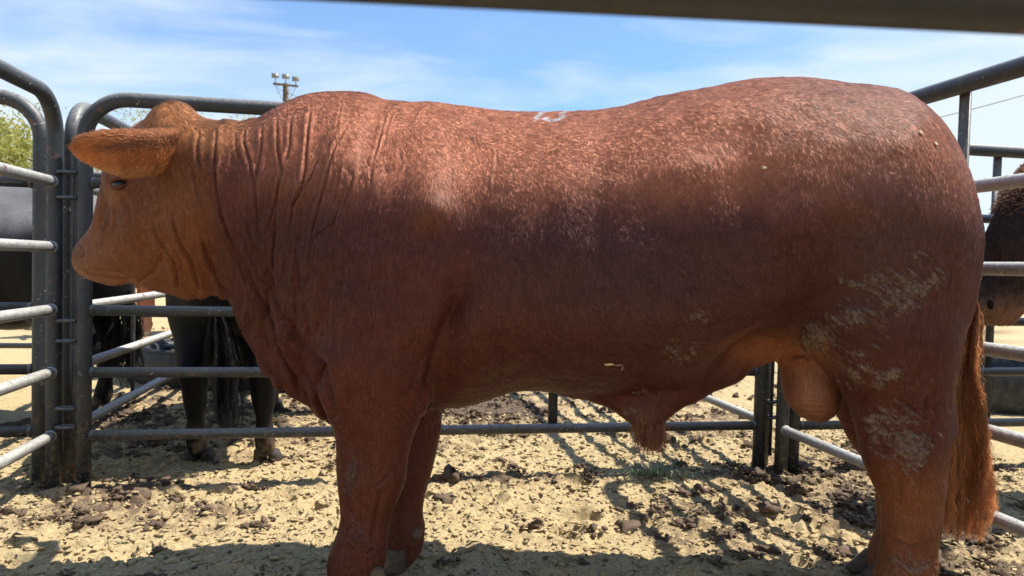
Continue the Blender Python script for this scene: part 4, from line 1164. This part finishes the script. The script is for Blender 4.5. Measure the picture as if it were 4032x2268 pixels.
# loose fine wrinkles over neck and shoulder
nw = sstep(500, 560, U) * sstep(1130, 950, U) * sstep(330, 420, Vv) * sstep(1000, 760, Vv)
warp = 40 * (fbm2(U / 60, Vv / 120, 77, 3) - .5)
lean = U + .22 * (Vv - 500) * np.clip((U - 640) / 260, -1.2, 1.2) + warp
fw = vn2(lean / 9.0, Vv / 95.0, 61)
nwb = sstep(470, 540, U) * sstep(1000, 800, U) * sstep(270, 330, Vv) * sstep(1040, 900, Vv)
disp += nwb * .009 * (vn2(lean / 30.0, Vv / 240.0, 67) - .5) * (1 + sstep(620, 800, Vv))
disp += nw * (.0034 * (fw - .5) - .0030 * np.exp(-((fw - .5) / .06) ** 2))
# scrotum wrinkles, mud crust, general unevenness
sc_m = np.exp(-((U - 2040) / 55) ** 2 - ((Vv - 985) / 75) ** 2) * (np.abs(BV[:, 1]) < .12)
disp += sc_m * .0016 * np.sin(Vv / 2.1 + 3 * fbm2(U / 30, Vv / 30, 5)) * sstep(960, 1040, Vv)
P3 = BV * np.array([1, 1, 1])
disp += (fbm3(P3 * 7, 51, 3) - .5) * .010 * sstep(300, 700, U)
disp += (fbm3(P3 * 40, 52, 2) - .5) * .0022
def spot(u0_, v0_, ru, rv): return np.exp(-((U - u0_) / ru) ** 2 - ((Vv - v0_) / rv) ** 2)
mudw = (1.1 * spot(2285, 1125, 80, 70) + .7 * spot(2230, 1050, 90, 40) + .75 * spot(2295, 1425, 70, 40) + 1.15 * spot(2050, 850, 45, 34) + .55 * spot(2250, 740, 80, 60) + .55 * spot(2320, 690, 60, 60)
        + .5 * spot(2160, 700, 60, 30) + .6 * spot(2130, 800, 70, 40) + .6 * spot(1790, 800, 50, 26) + .55 * spot(1720, 870, 60, 50) + 1.2 * spot(888, 1195, 20, 52) + .8 * spot(1600, 985, 34, 14) + .9 * spot(1590, 1035, 26, 18)
        + .55 * spot(2200, 950, 110, 40) + .5 * spot(2180, 880, 80, 40) + .6 * spot(895, 1350, 34, 50) + .35 * spot(1510, 970, 24, 12))
Pm = P3 @ np.array([[.8, 0, .6], [0, 1, 0], [-.6, 0, .8]])
mn = .6 * fbm3(Pm * np.array([34, 34, 95]), 91, 4, .65) + .4 * fbm3(P3 * 20, 95, 3)
mud = sstep(.45, .60, mn * .85 + .24 * np.minimum(mudw, 1.2) - .075) * sstep(.08, .35, mudw) * (.5 + .5 * fbm3(Pm * np.array([60, 60, 190]), 97, 2))
mud = mud * (BV[:, 1] < .0) * (1 - .8 * np.exp(-((vn3(Pm * np.array([60, 60, 85]), 98) - .5) / .055) ** 2))
disp += mud * .011 * (.35 + fbm3(P3 * 90, 93, 2))
BV = BV + BN * disp[:, None]
BN = normals(BV, BQ)
# coat colour, with sunlit top and shaded neck and flank painted in
def lerp(c, t, m): return c * (1 - m[:, None]) + np.asarray(t)[None] * m[:, None]
nz = fbm3(BV * 4.0, 61, 4)
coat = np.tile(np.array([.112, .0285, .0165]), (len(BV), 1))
coat = lerp(coat, (.60, .215, .108), sstep(600, 380, Vv + 60 * (fbm2(U / 90, Vv / 90, 15, 3) - .5)) * sstep(480, 800, U) * (.92 - .22 * sstep(1750, 2150, U)))  # sunlit brightness of the upper body painted into the coat
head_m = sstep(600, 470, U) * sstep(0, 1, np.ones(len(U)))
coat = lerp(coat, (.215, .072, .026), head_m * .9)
coat = lerp(coat, (.54, .215, .080), sstep(420, 300, Vv) * sstep(740, 520, U))  # sunlit brightening of poll and forehead painted in
coat = lerp(coat, (.115, .066, .054), spot(2230, 600, 150, 190) * .6)  # grey sky sheen on the rump painted in
coat = lerp(coat, (.068, .0325, .029), np.exp(-((U - 1680) / 520) ** 4 - ((Vv - 760) / 230) ** 4) * (.55 + .6 * (nz - .5)))  # dim grey shade of the barrel painted in
coat = lerp(coat, (.074, .023, .018), np.exp(-((U - 700) / 130) ** 2 - ((Vv - 640) / 170) ** 2) * .75)  # shaded neck painted darker
coat = lerp(coat, (.088, .026, .020), np.exp(-((U - 900) / 200) ** 2 - ((Vv - 640) / 190) ** 2) * .7)  # shaded shoulder painted darker
coat = lerp(coat, (.24, .11, .06), sstep(330, 230, U) * sstep(560, 640, Vv) * .7)
coat = lerp(coat, (.36, .19, .11), spot(286, 492, 13, 24) * .8)
coat = lerp(coat, (.10, .045, .025), spot(196, 640, 16, 26) * .6)
coat = lerp(coat, (.12, .045, .022), np.exp(-(((U - 262) - (Vv - 560) * -.35) / 10) ** 2 - ((Vv - 560) / 60) ** 2) * .5)
coat = lerp(coat, (.36, .15, .082), sc_m ** .6 * .95)
groin = np.exp(-((U - 1960) / 120) ** 2 - ((Vv - 885) / 46) ** 2) * (np.abs(BV[:, 1]) < .27)
coat = lerp(coat, (.32, .11, .048), np.clip(groin * 1.3, 0, 1))
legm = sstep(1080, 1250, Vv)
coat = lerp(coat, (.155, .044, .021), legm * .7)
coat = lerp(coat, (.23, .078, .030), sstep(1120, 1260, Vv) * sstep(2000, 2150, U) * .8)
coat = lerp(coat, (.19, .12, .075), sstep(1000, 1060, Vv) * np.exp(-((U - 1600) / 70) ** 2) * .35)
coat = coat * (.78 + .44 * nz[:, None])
coat_clean = coat.copy()
mcol = np.where((U < 1000)[:, None], np.array([[.10, .068, .046]]), np.array([[.235, .18, .128]]))
mm_ = np.clip(mud, 0, .88)[:, None]
coat = coat * (1 - mm_) + mcol * mm_
# white painted number on the back, seen from the near side: laid on the hide in plan view
def plan(u, w):      # position on the back as (x, w)
    return np.array([bl(u, 290, w)[0], w])
def stroke_mask(V, strokes, wid):
    m = np.zeros(len(V)); q = V[:, :2]
    for st in strokes:
        st = np.array(st)
        for a, b in zip(st[:-1], st[1:]):
            ab = b - a; t_ = np.clip(((q - a) @ ab) / (ab @ ab), 0, 1)
            d_ = np.hypot(*(q - a - t_[:, None] * ab).T)
            m = np.maximum(m, sstep(wid, wid * .55, d_))
    return m * (V[:, 2] > 1.2)
def arc(uc, wcn, ru, rw, a0, a1, n=14):
    return [plan(uc + ru * math.cos(math.radians(a)), wcn + rw * math.sin(math.radians(a))) for a in np.linspace(a0, a1, n)]
STROKES = [[plan(1346, -.095), plan(1354, -.060), plan(1364, -.020)],
           arc(1391, -.080, 22, .022, 195, 395), arc(1398, -.034, 20, .022, -40, 150)]
paint = stroke_mask(BV, STROKES, .0095)
coat = lerp(coat, (.80, .80, .80), paint)
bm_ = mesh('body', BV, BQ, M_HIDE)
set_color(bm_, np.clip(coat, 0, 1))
bull = empty('bull', (0, BY, 0))
tag(bull, 'big red-brown bull standing side-on in the pen, facing left', 'bull')
link('body', bm_, bull)

# short coat hair
r_ = np.random.default_rng(17)
qc = BV[BQ].mean(1)
qw = np.where(qc[:, 1] < .06, 1.0, .22) * np.where(qc[:, 2] < .06, 0, 1.0)
NH = 420000
P0, vi = scatter_on(BV, BQ, qw, NH, r_)
n0 = BN[vi]; u0, v0 = U[vi], Vv[vi]
dx = np.interp(u0, [186, 300, 450, 600, 900, 1300, 1700, 2100, 2462], [.9, .55, .25, .15, .25, .40, .62, .48, .25])
dz = -np.sqrt(1 - dx ** 2) + 0
backm = sstep(.55, .9, n0[:, 2]); dx = dx * (1 - backm) + .95 * backm; dz = dz * (1 - backm) - .2 * backm
ang = 1.1 * (fbm3(P0 * 6, 7, 3) - .5) + .9 * (vn3(P0 * 55, 9) - .5) + r_.normal(0, .16, NH)
dirv = np.stack([dx * np.cos(ang) - dz * np.sin(ang), np.zeros(NH), dx * np.sin(ang) + dz * np.cos(ang)], 1)
dirv -= n0 * (dirv * n0).sum(1)[:, None]; dirv /= np.linalg.norm(dirv, axis=1)[:, None] + 1e-9
Lh = (.0075 + .005 * r_.random(NH)) * (1 + .5 * (vn3(P0 * 30, 19) - .5))
fringe = np.clip(sstep(760, 500, u0) * sstep(420, 300, v0) + sstep(.75, .95, n0[:, 2]) * .25 * (u0 > 600) * (u0 < 1000), 0, 1)
Lh *= (1 + .8 * fringe) * np.where(u0 < 245, .45, 1) * np.where(np.hypot(u0 - 203, v0 - 628) < 11, .1, 1)
lift = .12 + .16 * r_.random(NH) + .25 * fringe * r_.random(NH)
cl = (vn3(P0 * np.array([45, 45, 45]), 29) - .5)
k_ = 4; PP = np.zeros((NH, k_, 3))
for j in range(k_):
    s_ = j / (k_ - 1)
    PP[:, j] = P0 + dirv * (Lh * s_)[:, None] + n0 * (Lh * lift * (s_ - .62 * s_ * s_) + .0002 + .0012 * cl * s_)[:, None]
rm_ = np.clip(r_.uniform(-.35, 1.25, NH), 0, 1)[:, None]
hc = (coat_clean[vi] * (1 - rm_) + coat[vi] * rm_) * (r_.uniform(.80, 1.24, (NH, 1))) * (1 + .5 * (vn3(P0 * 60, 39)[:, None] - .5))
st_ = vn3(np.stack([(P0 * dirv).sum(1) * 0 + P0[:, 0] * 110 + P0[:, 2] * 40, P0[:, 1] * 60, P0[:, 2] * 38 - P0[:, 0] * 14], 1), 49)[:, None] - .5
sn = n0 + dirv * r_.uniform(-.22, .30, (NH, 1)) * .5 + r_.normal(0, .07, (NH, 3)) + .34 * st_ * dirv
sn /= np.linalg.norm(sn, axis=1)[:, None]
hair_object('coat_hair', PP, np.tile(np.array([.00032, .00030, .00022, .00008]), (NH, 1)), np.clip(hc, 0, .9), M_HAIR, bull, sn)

# near ear and far ear
def big_ear(name, side):
    nu, nv = 40, 17
    spine = [bl(470, 372, -.10), bl(400, 385, -.150), bl(320, 384, -.195), bl(245, 376, -.215), bl(190, 366, -.22)]
    up = [ (340, 423), (330, 444), (338, 444), (334, 424), (356, 378)]
    tt = np.linspace(0, 1, 5)
    V = []
    for side_ in (0, 1):
        for i in range(nu):
            t_ = i / (nu - 1)
            uu_ = np.interp(t_, tt, [486, 400, 320, 245, 187])
            lo_ = np.interp(uu_, [187, 200, 225, 255, 290, 320, 360, 420, 450, 490], [370, 394, 408, 421, 433, 440, 437, 430, 427, 424])
            hi_ = np.interp(uu_, [187, 200, 225, 260, 300, 360, 420, 450, 490], [366, 346, 338, 332, 331, 333, 332, 334, 340])
            wq = np.interp(t_, tt, [.0, -.118, -.185, -.218, -.225])
            for j in range(nv):
                s_ = -1 + 2 * j / (nv - 1)
                vv_ = (lo_ + hi_) / 2 + s_ * (lo_ - hi_) / 2
                rnd = math.sqrt(max(0.0, 1 - s_ * s_))
                bul = -.034 * rnd * (1 - .45 * t_) if side_ == 0 else -.008 * rnd + .004
                V.append(bl(uu_, vv_, wq + bul + .02 * s_))
    V = np.array(V)
    idx = lambda s, i, j: s * nu * nv + i * nv + j
    F = []
    for i in range(nu - 1):
        for j in range(nv - 1):
            F.append((idx(0, i, j), idx(0, i, j + 1), idx(0, i + 1, j + 1), idx(0, i + 1, j)))
            F.append((idx(1, i, j), idx(1, i + 1, j), idx(1, i + 1, j + 1), idx(1, i, j + 1)))
        F.append((idx(0, i, 0), idx(0, i + 1, 0), idx(1, i + 1, 0), idx(1, i, 0)))
        F.append((idx(0, i, nv - 1), idx(1, i, nv - 1), idx(1, i + 1, nv - 1), idx(0, i + 1, nv - 1)))
    F = np.array(F)
    V = V + (fbm3(V * 30, 3, 2)[:, None] - .5) * np.array([0, .006, 0])
    if side > 0:
        V = V * np.array([1, -1, 1]) + np.array([.18, .16, -.06]); F = F[:, ::-1]
    me = mesh(name, V, F, M_HIDE)
    n_ = fbm3(V * 20, 8, 3)
    c_ = np.tile([.55, .20, .072], (len(V), 1))
    uu, vv2 = seen(V + np.array([0, BY, 0])); vv2 /= S
    c_ = lerp(c_, (.62, .33, .17), sstep(395, 432, vv2) * .8)
    c_ = lerp(c_, (.15, .05, .028), np.exp(-((vv2 - 362 - (uu / S - 330) * -.06) / 13) ** 2) * sstep(215, 290, uu / S) * .75)
    c_ = c_ * (.75 + .5 * n_[:, None])
    set_color(me, c_)
    if normals(V, F)[:nu * nv, 1].mean() * side < 0: me.flip_normals()
    o = link(name, me, bull)
    rr = np.random.default_rng(33)
    nh = 26000
    p0, i0 = scatter_on(V, F, np.ones(len(F)), nh, rr)
    nn = normals(V, F); half = nu * nv
    if nn[:half, 1].mean() * side < 0: nn = -nn
    nn = nn[i0]
    dv = np.tile(np.array([-.9, -.1, -.18]), (nh, 1)) + rr.normal(0, .2, (nh, 3)) + np.stack([np.zeros(nh), np.zeros(nh), .7 * (fbm3(p0 * 25, 5, 2) - .5)], 1)
    dv -= nn * (dv * nn).sum(1)[:, None]; dv /= np.linalg.norm(dv, axis=1)[:, None]
    L_ = .010 + .012 * rr.random(nh)
    Pq = np.zeros((nh, 4, 3)); lf = .2 + .45 * rr.random(nh)
    for j in range(4):
        s_ = j / 3
        Pq[:, j] = p0 + dv * (L_ * s_)[:, None] + nn * (L_ * lf * (s_ - .4 * s_ * s_))[:, None]
    hair_object('ear_hair', Pq, np.tile(np.array([.00042, .0004, .0003, .0001]), (nh, 1)), c_[i0] * rr.uniform(.6, 1.5, (nh, 1)), M_HAIR, o, nn + rr.normal(0, .2, nn.shape))
big_ear('ear', -1)
big_ear('ear', 1)
ev, ef = ico(3)
def surface_at(u, v, side):
    """Point and normal of the hide at feature coordinates (u, v) on the near (-1) or far (+1) side."""
    wc = wc_at(u_of_x(BV[:, 0]))
    m = np.where((BV[:, 1] - wc) * side > 0)[0]
    k = m[np.argmin((U[m] - u) ** 2 + (Vv[m] - v) ** 2)]
    return BV[k], BN[k]
for s_ in (-1, 1):
    p, nn_ = surface_at(303, 462, s_)
    link('eye', mesh('eye', ev * np.array([.022, .019, .016]), ef, M_EYE), bull, tuple(p - nn_ * .006))
    for dz_, rr_ in ((.013, .0065), (-.013, .005)):
        a_ = np.linspace(-1.25, 1.25, 9)
        P_ = np.stack([.026 * np.sin(a_), np.full(9, s_ * .010) * np.cos(a_), dz_ * np.cos(a_) + .004 * np.sin(a_)], 1)
        lid = link('eyelid', mesh('eyelid', *tube(P_, np.array([.2, .6, .9, 1, 1, 1, .9, .6, .2]) * rr_, 8), M_HIDE), bull, tuple(p + nn_ * .001))
        set_color(lid.data, np.tile([.11, .038, .02], (len(lid.data.vertices), 1)))
    p, nn_ = surface_at(203, 628, s_)
    link('nostril', mesh('nostril', ev * np.array([.010, .010, .013]), ef, M_DARK), bull, tuple(p + nn_ * .0))
# hoofs and dewclaws
hm = hoof_mesh('hoof', M_HOOF, 1.28)
for (u, v, w) in ((880, 1470, -.165), (985, 1400, .14), (2250, 1530, -.18), (2228, 1424, .14)):
    q = bl(u, v, w)
    link('hoof', hm, bull, (q[0], q[1], .0))
    V, F = ico(2)
    for s in (-1, 1):
        dcl = link('dewclaw', mesh('dewclaw', V * np.array([.020, .016, .026]), F, M_CLAW), bull, (q[0] + .078, q[1] + s * .036, .115)); dcl.rotation_euler = (0, .5, 0)
# tail: bone behind the rump, then the long switch
tail_pts = [bl(2372, 420, .03), bl(2404, 560, .06), bl(2412, 700, .10), bl(2412, 800, .11), bl(2404, 880, .11), bl(2396, 1000, .11)]
V, F = tube(tail_pts, [.04, .034, .028, .024, .02, .015], 12)
tl = link('tail', mesh('tail', V, F, M_HIDE), bull)
set_color(tl.data, np.tile([.22, .07, .03], (len(V), 1)))
sw = [bl(2432, 700, .10), bl(2426, 800, .10), bl(2402, 930, .09), bl(2396, 1050, .085), bl(2408, 1180, .08), bl(2420, 1270, .08), bl(2418, 1350, .08)]
switch_hair('tail_switch', sw, 4400, 18, .043, 1.0, .00088, ((.24, .075, .03), (.85, .42, .17)), tl, 5, wave=.013, tipspread=1.6)
# preputial tuft
r_ = np.random.default_rng(8); n = 1500
P0 = np.array([bl(1634, 1058, -.02)])[0] + r_.normal(0, 1, (n, 3)) * np.array([.017, .016, .010])
k_ = 7; PP = np.zeros((n, k_, 3)); L_ = r_.uniform(.04, .088, n); sd_ = r_.normal(0, .16, (n, 2))
for j in range(k_):
    s_ = j / (k_ - 1)
    PP[:, j] = P0 + np.stack([sd_[:, 0] * L_ * s_ + .004 * s_, sd_[:, 1] * L_ * s_, -L_ * s_], 1)
hair_object('sheath_hair', PP, np.tile(np.linspace(.0008, .0003, k_), (n, 1)), np.array([.36, .16, .09]) * r_.uniform(.6, 1.2, (n, 1)), M_TAILHAIR, bull)

# dried bits stuck to the near flank and rump
def stuck(name, u, v, size, mat, label, cat, yaw=0.0, group=None):
    p, nn_ = surface_at(u, v, -1)
    V, F = ico(2)
    V = V * (1 + .35 * (fbm3(V * 1.7 + u, 3, 2) - .5))[:, None] * np.array(size)
    R_ = np.array(Vector(nn_).to_track_quat('Y', 'Z').to_matrix()) @ np.array(Matrix.Rotation(yaw, 3, 'Y'))
    o = link(name, mesh(name, V @ R_.T, F, mat), None, tuple(p + np.array([0, BY, 0]) + nn_ * .004))
    return tag(o, label, cat, group)
M_STRAW = make_plain('dry_straw', (0.50, 0.40, 0.24), 0.8, 0.2, 0.25, 60.0)
leaf = stuck('dried_leaf', 1530, 909, (.013, .002, .006), M_STRAW, 'small tan dried leaf with a thread stuck low on the red bull\'s flank', 'dried leaf', .2)
q_ = np.array([(0, 0, 0), (.012, -.001, -.001), (.022, -.001, .001), (.026, -.001, -.006), (.022, -.001, -.014)]) * np.array([1, 1, 1])
th_ = link('thread', mesh('thread', *tube(q_ + np.array([.010, -.003, 0]), .0009, 6), M_STRAW), leaf)
stuck('mud_flake', 2303, 349, (.006, .002, .007), M_STRAW, 'topmost pale mud flake stuck on the red bull\'s rump', 'mud flake', .3, 'pale mud flakes stuck on the rump')
stuck('mud_flake', 2345, 370, (.007, .002, .006), M_STRAW, 'pale mud flake stuck on the rump, below and right of the topmost one', 'mud flake', .9, 'pale mud flakes stuck on the rump')
stuck('mud_flake', 1922, 423, (.004, .002, .006), M_STRAW, 'single pale mud flake stuck in the dark hollow before the hip', 'mud flake', 1.4, 'pale mud flakes stuck on the rump')
stuck('straw_bit', 1191, 352, (.002, .0015, .009), M_BARK, 'dark straw bit stuck on the lit ribs below the bull\'s withers', 'straw bit', .3)
